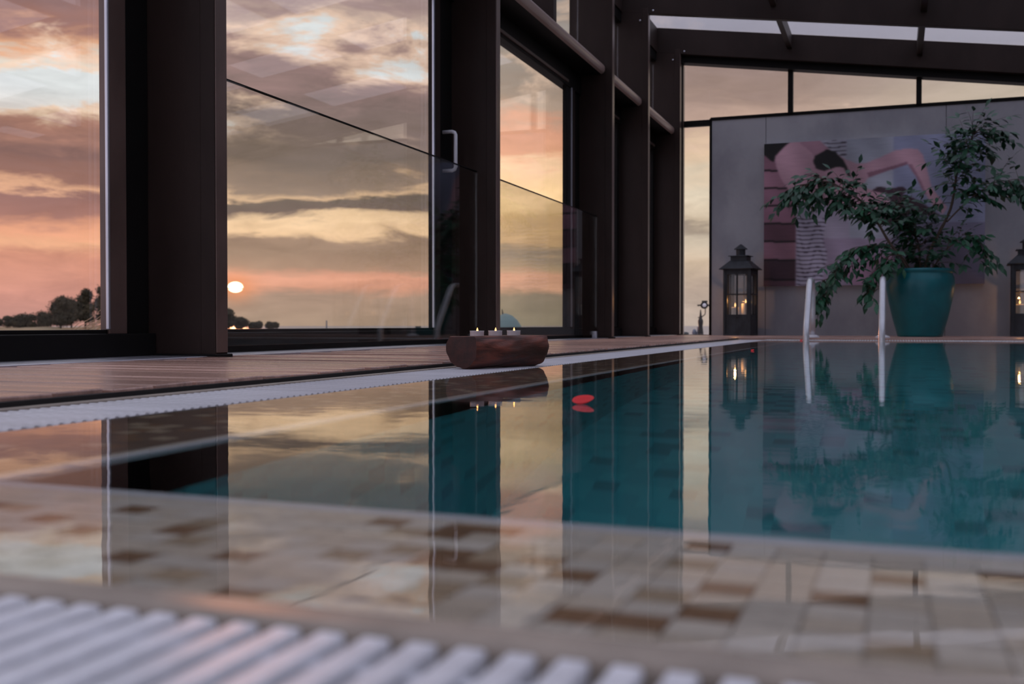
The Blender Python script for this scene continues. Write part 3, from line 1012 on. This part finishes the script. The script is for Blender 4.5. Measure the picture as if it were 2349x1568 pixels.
fill(inside([(1060, 430), (1200, 395), (1330, 360), (1440, 325), (1440, 352), (1320, 392), (1200, 432), (1080, 477)]), (96, 62, 84))
fill(inside([(1440, 350), (1480, 350), (1560, 500), (1620, 640), (1600, 640), (1520, 470)]), (104, 70, 92))
fill(inside([(50, 150), (312, 132), (225, 208), (160, 270), (150, 330), (110, 310), (50, 262)]), (10, 9, 12))
fill(inside([(560, 270), (680, 205), (760, 240), (830, 310), (860, 360), (910, 470), (880, 462), (840, 380), (780, 372), (650, 412), (570, 392), (540, 320)]), (9, 8, 10))
fill(inside([(1110, 600), (1160, 560), (1280, 580), (1400, 560), (1445, 600), (1395, 640), (1500, 670), (1640, 760), (1750, 840), (1690, 850), (1500, 800), (1420, 850),
             (1300, 930), (1150, 900), (1270, 800), (1282, 690), (1240, 630)]), (42, 26, 40))
fill(inside([(800, 1310), (1000, 1225), (1300, 1205), (1360, 1350), (1300, 1480), (900, 1490)]), (120, 90, 124))
# soft photographic shading of the printed figure and a slight blur of all edges
img *= (0.92 + 0.10 * np.sin(PX / 210.0 + PY / 330.0) + 0.05 * np.sin(PX / 61.0 - PY / 95.0))[..., None]
grey = img.mean(-1, keepdims=True)
img[:] = grey + (img - grey) * 0.82
for _ in range(2):
    pad = np.pad(img, ((1, 1), (1, 1), (0, 0)), mode='edge')
    img = (pad[1:-1, 1:-1] * 2 + pad[:-2, 1:-1] * 0.5 + pad[2:, 1:-1] * 0.5 + pad[1:-1, :-2] + pad[1:-1, 2:]) / 5.0
srgb = np.clip(img / 255.0, 0, 1)
L_ = np.where(srgb <= 0.04045, srgb / 12.92, ((srgb + 0.055) / 1.055) ** 2.4)
L_ = np.clip(L_ * np.array([2.65, 2.65, 2.15]), 0, 0.85)
vs = np.zeros((NV, NU, 3))
vs[..., 0] = -W / 2 + U * W
vs[..., 1] = -0.0375
vs[..., 2] = Hc * (1 - V)
idx = np.arange(NU * NV).reshape(NV, NU)
fs = np.stack([idx[:-1, :-1], idx[1:, :-1], idx[1:, 1:], idx[:-1, 1:]], -1).reshape(-1, 4)
me = bpy.data.meshes.new('print')
me.from_pydata(vs.reshape(-1, 3).tolist(), [], fs.tolist())
at = me.color_attributes.new('ink', 'FLOAT_COLOR', 'POINT')
at.data.foreach_set('color', np.concatenate([L_.reshape(-1, 3), np.ones((NU * NV, 1))], 1).astype(np.float32).ravel())
m, nt, out = new_mat('canvas_print')
p = nt.nodes.new('ShaderNodeBsdfPrincipled')
a_ = nt.nodes.new('ShaderNodeAttribute'); a_.attribute_name = 'ink'
g = noise(nt, mapping(nt, objco(nt), (6, 6, 60)), 1.0, 4.0, 0.6)
cc = mixc(nt, 1.0, a_.outputs['Color'], combine(nt, g * 0.3 + 0.85, g * 0.3 + 0.85, g * 0.3 + 0.85), 'MULTIPLY')
nt.links.new(cc, p.inputs['Base Color'])
p.inputs['Roughness'].default_value = 0.7
nt.links.new(p.outputs[0], out.inputs[0])
me.materials.append(m)
pr = put('print', me, cv)
pr['label'] = 'printed photograph of a figure in black swimwear'

# ------------------------------------------------------------------ lanterns


def lantern(label, loc, rz, candles, lit):
    t = tag(empty('lantern', loc, rz), label, 'lantern', 'large metal candle lanterns by the far wall')
    hw_ = 0.122
    z0, z1 = 0.012, 0.640
    MB().box(-0.135, 0.135, -0.135, 0.135, 0, 0.014).build('base_plate', 'lantern_metal', t, bevel=0.003)
    for sx in (-1, 1):
        for sy in (-1, 1):
            MB().box(sx * hw_ - 0.013, sx * hw_ + 0.013, sy * hw_ - 0.013, sy * hw_ + 0.013, z0, z1).build('corner_post', 'lantern_metal', t, bevel=0.002)
    for k in range(4):
        M = Matrix.Rotation(k * math.pi / 2, 4, 'Z')
        f_ = MB()
        f_.box(-hw_ + 0.011, hw_ - 0.011, -hw_ - 0.006, -hw_ + 0.004, z0, 0.195, M)          # kick panel
        f_.build('side_panel', 'lantern_metal', t)
        f_ = MB()
        f_.box(-hw_ + 0.011, hw_ - 0.011, -hw_ - 0.009, -hw_ + 0.006, 0.59, z1, M)            # top rail
        f_.box(-hw_ + 0.011, hw_ - 0.011, -hw_ - 0.009, -hw_ + 0.006, 0.188, 0.204, M)
        f_.box(-hw_ + 0.011, -hw_ + 0.026, -hw_ - 0.008, -hw_ + 0.006, 0.2, 0.6, M)
        f_.box(hw_ - 0.026, hw_ - 0.011, -hw_ - 0.008, -hw_ + 0.006, 0.2, 0.6, M)
        wf = f_.build('window_frame', 'lantern_metal', t)
        gb = MB()
        gb.box(-0.007, 0.007, -hw_ - 0.010, -hw_ + 0.004, 0.2, 0.595, M)
        gb.box(-hw_ + 0.02, hw_ - 0.02, -hw_ - 0.010, -hw_ + 0.004, 0.392, 0.405, M)
        gb.build('glazing_bar', 'lantern_metal', wf)
        MB().box(-hw_ + 0.015, hw_ - 0.015, -hw_ - 0.002, -hw_ + 0.001, 0.2, 0.595, M).build('glass_pane', 'lantern_glass', wf)
    r_ = MB()
    r_.frustum(0.168, 0.168, 0.640, 0.168, 0.168, 0.648)
    r_.frustum(0.164, 0.164, 0.648, 0.083, 0.083, 0.728)
    r_.build('roof', 'lantern_metal', t, bevel=0.002)
    MB().frustum(0.078, 0.078, 0.726, 0.078, 0.078, 0.768).build('collar', 'lantern_metal', t)
    MB().frustum(0.098, 0.098, 0.768, 0.096, 0.096, 0.775).build('collar_plate', 'lantern_metal', t)
    MB().lathe([(0.044, 0.774), (0.044, 0.842)], 20).build('chimney', 'lantern_metal', t)
    MB().lathe([(0.066, 0.838), (0.064, 0.843), (0.02, 0.878), (0.006, 0.889)], 20).build('chimney_cap', 'lantern_metal', t)
    MB().tube([(-0.01, -hw_ - 0.012, 0.178), (0.0, -hw_ - 0.02, 0.172), (0.01, -hw_ - 0.012, 0.178)], 0.003, 6).build('latch', 'lantern_metal', t)
    MB().box(-hw_ + 0.01, hw_ - 0.01, -hw_ + 0.01, hw_ - 0.01, 0.10, 0.112).build('shelf', 'lantern_metal', t)
    for ci_, (cx_, cy_, cr, ch) in enumerate(candles):
        pc = MB().lathe([(cr, 0.112), (cr, 0.112 + ch - 0.004), (cr - 0.004, 0.112 + ch), (0.012, 0.112 + ch - 0.006)], 24, cx_, cy_).build('pillar_candle', 'candle_wax', t, smooth=False)
        MB().tube([(cx_, cy_, 0.112 + ch - 0.006), (cx_, cy_, 0.112 + ch + 0.012)], 0.0015, 6).build('wick', 'wick', pc)
        if ci_ >= lit:
            continue
        zf = 0.112 + ch
        MB().lathe([(0.002, zf + 0.004), (0.0075, zf + 0.012), (0.008, zf + 0.018), (0.004, zf + 0.032), (0.0006, zf + 0.044)], 12, cx_, cy_).build('flame', 'flame', pc, smooth=True)
    ld = bpy.data.lights.new('candle_light', 'POINT')
    ld.energy = 0.9; ld.color = (1.0, 0.45, 0.14); ld.shadow_soft_size = 0.008
    lo = bpy.data.objects.new('candle_light', ld)
    col.objects.link(lo); lo.parent = t; lo.location = (candles[0][0], candles[0][1], 0.112 + candles[0][3] + 0.062)
    return t


lantern('tall weathered metal lantern standing left of the canvas print', (-1.405, 10.35, ZD), R(-8), ((-0.045, -0.03, 0.036, 0.165), (0.045, 0.02, 0.040, 0.20)), 2)
lantern('tall metal lantern cut off by the right edge of the picture', (1.118, 10.35, ZD), R(-4), ((-0.060, 0.0, 0.034, 0.175), (0.05, 0.03, 0.040, 0.14)), 1)

# ------------------------------------------------------------------ potted fig
PXY = (0.213, 9.75)
fig = tag(empty('potted_fig', (PXY[0], PXY[1], ZD)), 'leafy weeping fig spreading over a big teal glazed pot', 'potted plant')
pp = [(0.165, 0.0), (0.183, 0.004), (0.187, 0.02), (0.226, 0.16), (0.258, 0.30), (0.277, 0.41), (0.281, 0.46), (0.277, 0.505), (0.264, 0.538), (0.262, 0.55), (0.272, 0.558),
      (0.276, 0.57), (0.272, 0.582), (0.262, 0.586), (0.246, 0.58), (0.243, 0.54), (0.24, 0.50)]
po = MB().lathe(pp, 56).build('pot', 'pot_glaze', fig, smooth=True)
po['label'] = 'big teal glazed pot'
MB().lathe([(0.243, 0.50), (0.243, 0.515), (0.10, 0.53)], 32).build('soil', 'soil', po)


def L3(x, y, z):
    return Vector((x - PXY[0], y - PXY[1], z - ZD))


branches = {
    'right': [L3(0.24, 9.76, 0.52), L3(0.30, 9.74, 0.78), L3(0.448, 9.70, 1.106), L3(0.50, 9.68, 1.42), L3(0.58, 9.66, 1.62), L3(0.63, 9.66, 1.76)],
    'left': [L3(0.17, 9.72, 0.52), L3(0.09, 9.68, 0.66), L3(-0.04, 9.62, 0.83), L3(-0.19, 9.56, 1.09), L3(-0.37, 9.52, 1.27), L3(-0.62, 9.50, 1.37), L3(-0.84, 9.50, 1.27)],
    'low': [L3(0.15, 9.70, 0.52), L3(0.02, 9.60, 0.74), L3(-0.16, 9.52, 0.80), L3(-0.36, 9.46, 0.72), L3(-0.52, 9.42, 0.52), L3(-0.58, 9.40, 0.36)],
    'mid': [L3(0.21, 9.77, 0.52), L3(0.20, 9.80, 0.80), L3(0.13, 9.82, 1.02), L3(0.02, 9.80, 1.18)],
    'out': [L3(0.42, 9.70, 1.00), L3(0.62, 9.64, 1.20), L3(0.84, 9.60, 1.32), L3(1.02, 9.58, 1.22)],
    'side': [L3(0.27, 9.72, 0.54), L3(0.42, 9.64, 0.76), L3(0.58, 9.58, 0.86), L3(0.70, 9.56, 0.78)],
    'front': [L3(0.16, 9.68, 0.52), L3(0.06, 9.52, 0.70), L3(-0.08, 9.42, 0.68), L3(-0.17, 9.38, 0.50), L3(-0.19, 9.36, 0.36)],
}
bt = {'right': 0.016, 'left': 0.015, 'low': 0.010, 'mid': 0.011, 'out': 0.007, 'side': 0.007, 'front': 0.006}


def dens(pts, n=6):
    outp = []
    P_ = [pts[0]] + pts + [pts[-1]]
    for i in range(1, len(P_) - 2):
        for k in range(n):
            t_ = k / n
            a, b2, c2, d2 = P_[i - 1], P_[i], P_[i + 1], P_[i + 2]
            outp.append(0.5 * ((2 * b2) + (c2 - a) * t_ + (2 * a - 5 * b2 + 4 * c2 - d2) * t_ * t_ + (3 * b2 - a - 3 * c2 + d2) * t_ ** 3))
    outp.append(P_[-2])
    return outp


leaves = []
twigs = MB()
rs = random.Random(11)


def spray(path, start, n, length, droop, spread, leafgap=0.034):
    """side twigs with leaves along a branch path from fraction start"""
    m_ = len(path)
    for k in range(n):
        f_ = start + (1 - start) * (k + rs.random() * 0.6) / n
        i = min(int(f_ * (m_ - 1)), m_ - 2)
        base = path[i].copy()
        tan = (path[i + 1] - path[i]).normalized()
        d = Vector((rs.gauss(0, 1) * spread, rs.gauss(-0.15, 0.8) * spread, rs.gauss(0.15, 0.8) * spread)) + tan * 0.8
        d.normalize()
        Lt = length * rs.uniform(0.5, 1.15)
        pts = []
        q = base
        steps = 6
        for s in range(steps + 1):
            pts.append(q.copy())
            d = (d + Vector((0, 0, -droop / steps))).normalized()
            q = q + d * (Lt / steps)
            if q.y > 0.72:
                q.y = 0.72
        twigs.tube(pts, [0.0032 * (1 - 0.8 * s / steps) for s in range(steps + 1)], 5)
        side = 1
        acc = 0.25 * Lt
        while acc < Lt:
            u = acc / Lt * steps
            a = min(int(u), steps - 1)
            pos = pts[a].lerp(pts[a + 1], u - a)
            dr = (pts[a + 1] - pts[a]).normalized()
            sd = dr.cross(Vector((0, 0, 1)))
            sd = sd.normalized() if sd.length > 1e-3 else Vector((1, 0, 0))
            ld_ = (dr * 0.55 + sd * side * 0.85 + Vector((0, 0, rs.uniform(-0.75, -0.1))) + Vector((rs.gauss(0, .2), rs.gauss(0, .2), 0))).normalized()
            leaves.append((pos, ld_, rs.uniform(0.075, 0.112)))
            side = -side
            acc += leafgap * rs.uniform(0.7, 1.3)
        leaves.append((pts[-1], dr, 0.09))


dense = {k: dens(v) for k, v in branches.items()}
for k, pth in dense.items():
    n = len(pth)
    r0 = bt[k]
    MB().tube(pth, [r0 * (1 - 0.78 * i / (n - 1)) for i in range(n)], 8).build('branch', 'bark', fig, smooth=True)
spray(dense['right'], 0.46, 66, 0.30, 0.7, 0.75)
spray(dense['left'], 0.42, 96, 0.24, 0.9, 0.65)
spray(dense['low'], 0.28, 50, 0.22, 1.0, 0.6)
spray(dense['mid'], 0.15, 84, 0.26, 0.7, 0.8)
spray(dense['out'], 0.2, 42, 0.23, 1.0, 0.6)
spray(dense['side'], 0.15, 24, 0.22, 0.6, 0.6)
spray(dense['front'], 0.2, 26, 0.20, 0.9, 0.55)
twigs.build('twig_mass', 'bark', fig, smooth=True)['kind'] = 'stuff'
# leaf: pointed, folded along the midrib, arched
lv = [(0, 0, 0), (0.14, 0.22, 0.02), (0, 0.25, 0), (-0.14, 0.22, 0.02), (0.22, 0.5, 0.0), (0, 0.52, -0.03), (-0.22, 0.5, 0.0), (0.1, 0.8, -0.07), (0, 0.8, -0.09), (-0.1, 0.8, -0.07), (0, 1.0, -0.15)]
lf = [(0, 1, 2), (0, 2, 3), (1, 4, 5, 2), (2, 5, 6, 3), (4, 7, 8, 5), (5, 8, 9, 6), (7, 10, 8), (8, 10, 9)]
leaf_me = MB().add(lv, lf).mesh('leaf', 'leaf_green', True)
cl = Vector((0 - PXY[0], 0 - PXY[1], 0.11))
leaves.sort(key=lambda t_: (t_[0] - cl).length)
rest_l = MB()
for i, (pos, d, s) in enumerate(leaves):
    yv = d
    zv = Vector((rs.gauss(0, 0.35), rs.gauss(-0.45, 0.3), 1.0))
    xv = yv.cross(zv).normalized()
    zv = xv.cross(yv)
    M = Matrix(((xv.x, yv.x, zv.x, pos.x), (xv.y, yv.y, zv.y, pos.y), (xv.z, yv.z, zv.z, pos.z), (0, 0, 0, 1))) @ Matrix.Scale(s, 4)
    if i < 300:
        o = put('leaf', leaf_me, fig)
        o.matrix_local = M
    else:
        rest_l.add([M @ Vector(v) for v in lv], lf)
rest_l.build('foliage', 'leaf_green', fig, smooth=True)['kind'] = 'stuff'

# ------------------------------------------------------------------ petals on the water
for (x, y, rz, s, lab) in ((-0.440, 1.515, 0.35, 1.0, 'bright red petal floating on the water in mid pool'),
                           (-0.611, 4.90, 0.4, 0.5, 'tiny red petal floating near the reflected lantern'),
                           (-0.655, 8.15, 0.2, 0.7, 'tiny red petal floating at the foot of the left ladder rail')):
    mb = MB()
    n, kk = 20, 5
    vs = [(0, 0, 0.0008)]
    for r in range(1, kk + 1):
        for i in range(n):
            a = 2 * math.pi * i / n
            rr = r / kk
            ex_ = 0.0165 * (1 + 0.12 * math.cos(a)) * rr
            vs.append((ex_ * math.cos(a), 0.0125 * rr * math.sin(a), 0.0008 + 0.0085 * rr ** 2.2 * (0.75 + 0.25 * math.sin(a))))
    fs = [(0, 1 + i, 1 + (i + 1) % n) for i in range(n)]
    for r in range(kk - 1):
        for i in range(n):
            a, b2 = 1 + r * n + i, 1 + r * n + (i + 1) % n
            fs.append((a, a + n, b2 + n, b2))
    o = mb.add(vs, fs).build('petal', 'petal_red', smooth=True, loc=(x, y, 0.0006 * s))
    sol = o.modifiers.new('thickness', 'SOLIDIFY'); sol.thickness = 0.0006
    o.rotation_euler = (R(13), R(-9), rz)
    o.scale = (s,) * 3
    tag(o, lab, 'petal', 'red petals on the pool')

# ------------------------------------------------------------------ outside: terrace, lamp, stones, land, trees, sea
terr = MB()
terr.box(-9.0, -2.62, -8, 21, -0.40, -0.06)
terr.box(-2.62, 8, YW + 0.2, 21, -0.40, -0.045)
o = terr.build('ground_terrace', 'terrace_stone'); o['kind'] = 'structure'; o['label'] = 'pale stone terrace outside the glass'
o = MB().lathe([(0.1, -9.0), (9000, -9.0)], 96, cap=False).build('ground_sea', 'sea')
o['kind'] = 'structure'; o['label'] = 'hazy open water out to the horizon'

# spotlight on a slender stand
sl = tag(empty('garden_spotlight', (-3.155, 18.2, -0.045)), 'small black spotlight on a slender stand outside the slim window', 'lamp')
MB().lathe([(0.050, 0.0), (0.052, 0.01), (0.046, 0.06), (0.036, 0.14), (0.044, 0.20), (0.046, 0.235), (0.030, 0.275), (0.024, 0.30), (0.016, 0.36), (0.007, 0.43)], 16).build('stand', 'black_iron', sl, smooth=True)
MB().tube([(0.0, 0, 0.285), (0.035, 0, 0.315), (0.075, 0, 0.345), (0.082, 0, 0.38), (0.082, 0, 0.46)], 0.0085, 8).build('arm', 'black_iron', sl, smooth=True)
MB().tube([(0.0, 0, 0.29), (-0.045, 0, 0.295)], 0.008, 8).build('knob', 'black_iron', sl)
hd = MB()
hd.lathe([(0.02, -0.06), (0.05, -0.05), (0.062, 0.0), (0.062, 0.05), (0.052, 0.055), (0.05, 0.03)], 20)
h_ = hd.build('lamp_head', 'black_iron', sl, loc=(0.068, 0.0, 0.505), smooth=False); h_.rotation_euler = (R(90), 0, 0)
MB().box(0.025, 0.115, -0.03, 0.03, 0.555, 0.585).build('barn_door', 'black_iron', sl)
MB().box(-0.055, 0.02, -0.012, 0.012, 0.492, 0.518).build('barn_door', 'black_iron', sl)
MB().box(0.12, 0.145, -0.012, 0.012, 0.488, 0.520).build('barn_door', 'black_iron', sl)
l_ = MB().lathe([(0.035, 0.0), (0.034, 0.006), (0.02, 0.012), (0.004, 0.014)], 16).build('lens', 'white_metal', sl, loc=(0.075, -0.055, 0.505), smooth=True); l_.rotation_euler = (R(90), 0, 0)
l_['label'] = 'pale round lens'


def rock(name, mat, label, cat, loc, sx, sy, sz, seed):
    bm_ = bmesh.new()
    bmesh.ops.create_icosphere(bm_, subdivisions=3, radius=1)
    r_ = random.Random(seed)
    ph = [(Vector((r_.uniform(-1, 1), r_.uniform(-1, 1), r_.uniform(-1, 1))).normalized(), r_.uniform(2, 5), r_.uniform(0, 6)) for _ in range(6)]
    for v in bm_.verts:
        d = 1 + sum(0.05 * math.sin(f * v.co.dot(a) + p_) for a, f, p_ in ph)
        v.co = Vector((v.co.x * d * sx, v.co.y * d * sy, max(v.co.z, -0.35) * d * sz + 0.35 * sz))
    me_ = bpy.data.meshes.new(name); bm_.to_mesh(me_); bm_.free()
    me_.materials.append(MATS[mat])
    for q in me_.polygons: q.use_smooth = True
    return tag(put(name, me_, None, loc), label, cat)


rock('garden_stone', 'stone_dark', 'flat dark rounded stone left of the garden spotlight', 'stone', (-3.42, 18.1, -0.045), 0.075, 0.10, 0.035, 1)
rock('garden_stone', 'slate_blue', 'taller grey rounded stone between flat stone and garden spotlight', 'stone', (-3.29, 18.35, -0.045), 0.05, 0.06, 0.065, 2)
bl = MB().frustum(0.036, 0.04, 0, 0.028, 0.034, 0.135).build('stone_block', 'slate_blue', loc=(-3.205, 18.35, -0.045), bevel=0.006)
tag(bl, 'small grey blue stone block touching the garden spotlight', 'block')

# land on the left with dry grass, seen low through the windows
lm_v, lm_f = [], []
azs = np.linspace(-75, -31.5, 46)
prof = [(55, -9.2), (68, -4.5), (80, -1.2), (92, -0.35), (110, -0.15), (135, -0.05), (170, -1.5), (240, -9.2)]
for a in azs:
    tap = min(1.0, max(0.0, (-31.5 - a) / 4.0)) ** 0.6
    for rr, zz in prof:
        z = -9.2 + (zz + 9.2) * tap + (0.12 * math.sin(a * 1.7 + rr * 0.3) if zz > -3 else 0)
        lm_v.append((rr * math.sin(R(a)), rr * math.cos(R(a)), z))
npf = len(prof)
for i in range(len(azs) - 1):
    for k in range(npf - 1):
        a = i * npf + k
        lm_f.append((a, a + 1, a + npf + 1, a + npf))
o = MB().add(lm_v, lm_f).build('ground_hill', 'dry_land', smooth=True); o['kind'] = 'structure'; o['label'] = 'dry golden headland beyond the windows'


def tree(label, azd, dist, top, width, seed, form):
    r_ = random.Random(seed)
    x, y = dist * math.sin(R(azd)), dist * math.cos(R(azd))
    t = tag(empty('tree', (x, y, -0.45)), label, 'tree', 'dark trees on the headland')
    H_ = top * 1.2 + 0.55
    trunk_top = H_ * (0.62 if form == 'tall' else 0.4)
    MB().tube([(0, 0, -0.5), (0.05 * width, 0, trunk_top * 0.5), (0.02, 0.05, trunk_top), (0, 0, H_ * 0.85)], [0.10, 0.085, 0.06, 0.02], 7).build('trunk', 'tree_bark', t)
    bm_ = bmesh.new()
    nb_ = 13 if form == 'tall' else 10
    for k in range(nb_):
        u = k / (nb_ - 1)
        if form == 'tall':
            cz = H_ * (0.30 + 0.62 * u); wr_ = width * (0.95 - 0.55 * u)
        else:
            cz = H_ * r_.uniform(0.25, 0.8); wr_ = width * 0.75
        cen = Vector((r_.uniform(-1, 1) * wr_ * 0.6, r_.uniform(-1, 1) * wr_ * 0.4, cz))
        rad = min(width * r_.uniform(0.28, 0.5), H_ * 0.24)
        res = bmesh.ops.create_icosphere(bm_, subdivisions=3, radius=rad * 0.82)
        ph = [(Vector((r_.uniform(-1, 1), r_.uniform(-1, 1), r_.uniform(-1, 1))).normalized(), r_.uniform(6, 16) / rad, r_.uniform(0, 6)) for _ in range(7)]
        for v in res['verts']:
            d = 1 + sum(0.085 * math.sin(f * v.co.dot(a) + p_) for a, f, p_ in ph) + r_.uniform(-0.10, 0.10)
            v.co = Vector((v.co.x, v.co.y, v.co.z * 0.75)) * d + cen
        for _ in range(340):
            nrm = Vector((r_.gauss(0, 1), r_.gauss(0, 1), r_.gauss(0, 1))).normalized()
            c_ = cen + Vector((nrm.x, nrm.y, nrm.z * 0.8)) * rad * r_.uniform(0.75, 1.45)
            a_v = Vector((r_.gauss(0, 1), r_.gauss(0, 1), r_.gauss(0, 1))).normalized() * r_.uniform(0.05, 0.12)
            b_v = a_v.cross(nrm) * 0.7
            bm_.faces.new([bm_.verts.new(c_ + a_v), bm_.verts.new(c_ + b_v), bm_.verts.new(c_ - a_v), bm_.verts.new(c_ - b_v)])
    me_ = bpy.data.meshes.new('crown'); bm_.to_mesh(me_); bm_.free()
    me_.materials.append(MATS['tree_leaf'])
    put('crown', me_, t)


# (azimuth, distance, top height, half width, form)
TR = [(-46.4, 112, 1.05, 2.1, 'round', 'low round tree at the far left edge of the left window'),
      (-45.5, 118, 0.75, 1.8, 'round', 'lowest bush second from the left window edge'),
      (-44.9, 110, 1.15, 1.9, 'round', 'broad low tree third from the left window edge'),
      (-44.1, 116, 1.20, 1.5, 'round', 'low tree left of the taller dark group in the left window'),
      (-43.4, 108, 2.15, 1.6, 'tall', 'dark tree with rounded top starting the taller group'),
      (-42.9, 114, 2.05, 1.4, 'tall', 'dark flat-topped tree in the middle of the taller group'),
      (-42.25, 104, 2.75, 1.25, 'tall', 'tall dark tree second from the window frame'),
      (-41.35, 116, 3.35, 1.45, 'tall', 'tallest dark tree right against the left window frame'),
      (-35.2, 110, 1.25, 1.2, 'tall', 'sunlit tree just below the setting sun'),
      (-34.55, 108, 0.70, 1.3, 'round', 'low bush right of the tree under the sun'),
      (-33.75, 112, 0.50, 1.4, 'round', 'low flat bush second from the end of the headland'),
      (-33.0, 110, 0.42, 1.2, 'round', 'last low bush at the end of the headland')]
for i, (a, d, tp, wd, fm, lab) in enumerate(TR):
    tree(lab, a, d, tp, wd, 40 + i, fm)

# arching tuft of dry grass just outside the left window
tg = empty('dry_grass', (-9.6 * 0.72, 9.6 * 0.72 + 0.9, -0.06))
tag(tg, 'arching tuft of dry straw grass outside the left window frame', 'grass')
for k in range(16):
    r_ = random.Random(90 + k)
    L_b = r_.uniform(0.7, 1.0)
    pts = []
    for s in range(8):
        u = s / 7
        pts.append((-0.45 + L_b * u * 0.9, r_.uniform(-0.01, 0.01) + 0.1 * (k % 4), min(1.0, u * 5) * 0.10 + 0.34 * u ** 2.2 * r_.uniform(0.9, 1.05) + 0.006 * k * min(1.0, u * 5)))
    MB().tube(pts, [0.005 * (1 - 0.8 * s / 7) for s in range(8)], 5).build('blade', 'straw', tg)

# far small things on the horizon
dm = tag(empty('domed_roof', (-40 * math.sin(R(20.4)), 40 * math.cos(R(20.4)), -9.0)), 'pale teal domed roof low behind the second tall window', 'building')
MB().lathe([(0.62, 0), (0.62, 8.7), (0.66, 8.85), (0.60, 9.08), (0.46, 9.30), (0.28, 9.46), (0.10, 9.54), (0.02, 9.56)], 28).build('dome', 'dome_teal', dm, smooth=False)
MB().tube([(-0.10, 0, 9.4), (-0.13, 0, 9.62), (-0.15, 0, 9.74)], [0.05, 0.03, 0.008], 6).build('finial', 'black_iron', dm)
ms_ = tag(empty('mast', (-150 * math.sin(R(30.1)), 150 * math.cos(R(30.1)), -9.0)), 'thin distant mast on the horizon right of the headland', 'mast')
MB().tube([(0, 0, 0), (0, 0, 9.75)], [0.14, 0.09], 6).build('pole', 'slate_blue', ms_)
bt_ = tag(empty('distant_boat', (-200 * math.sin(R(25.2)), 200 * math.cos(R(25.2)), -9.0)), 'tiny dark boat on the horizon beside the sash frame', 'boat')
MB().hexa([(-1.2, -0.5, 0), (1.2, -0.5, 0), (1.2, 0.5, 0), (-1.2, 0.5, 0)], [(-1.6, -0.6, 8.2), (1.7, -0.6, 8.2), (1.7, 0.6, 8.2), (-1.6, 0.6, 8.2)]).build('hull', 'stone_dark', bt_)
MB().box(-0.3, 0.5, -0.4, 0.4, 8.2, 8.9).build('cabin', 'stone_dark', bt_)
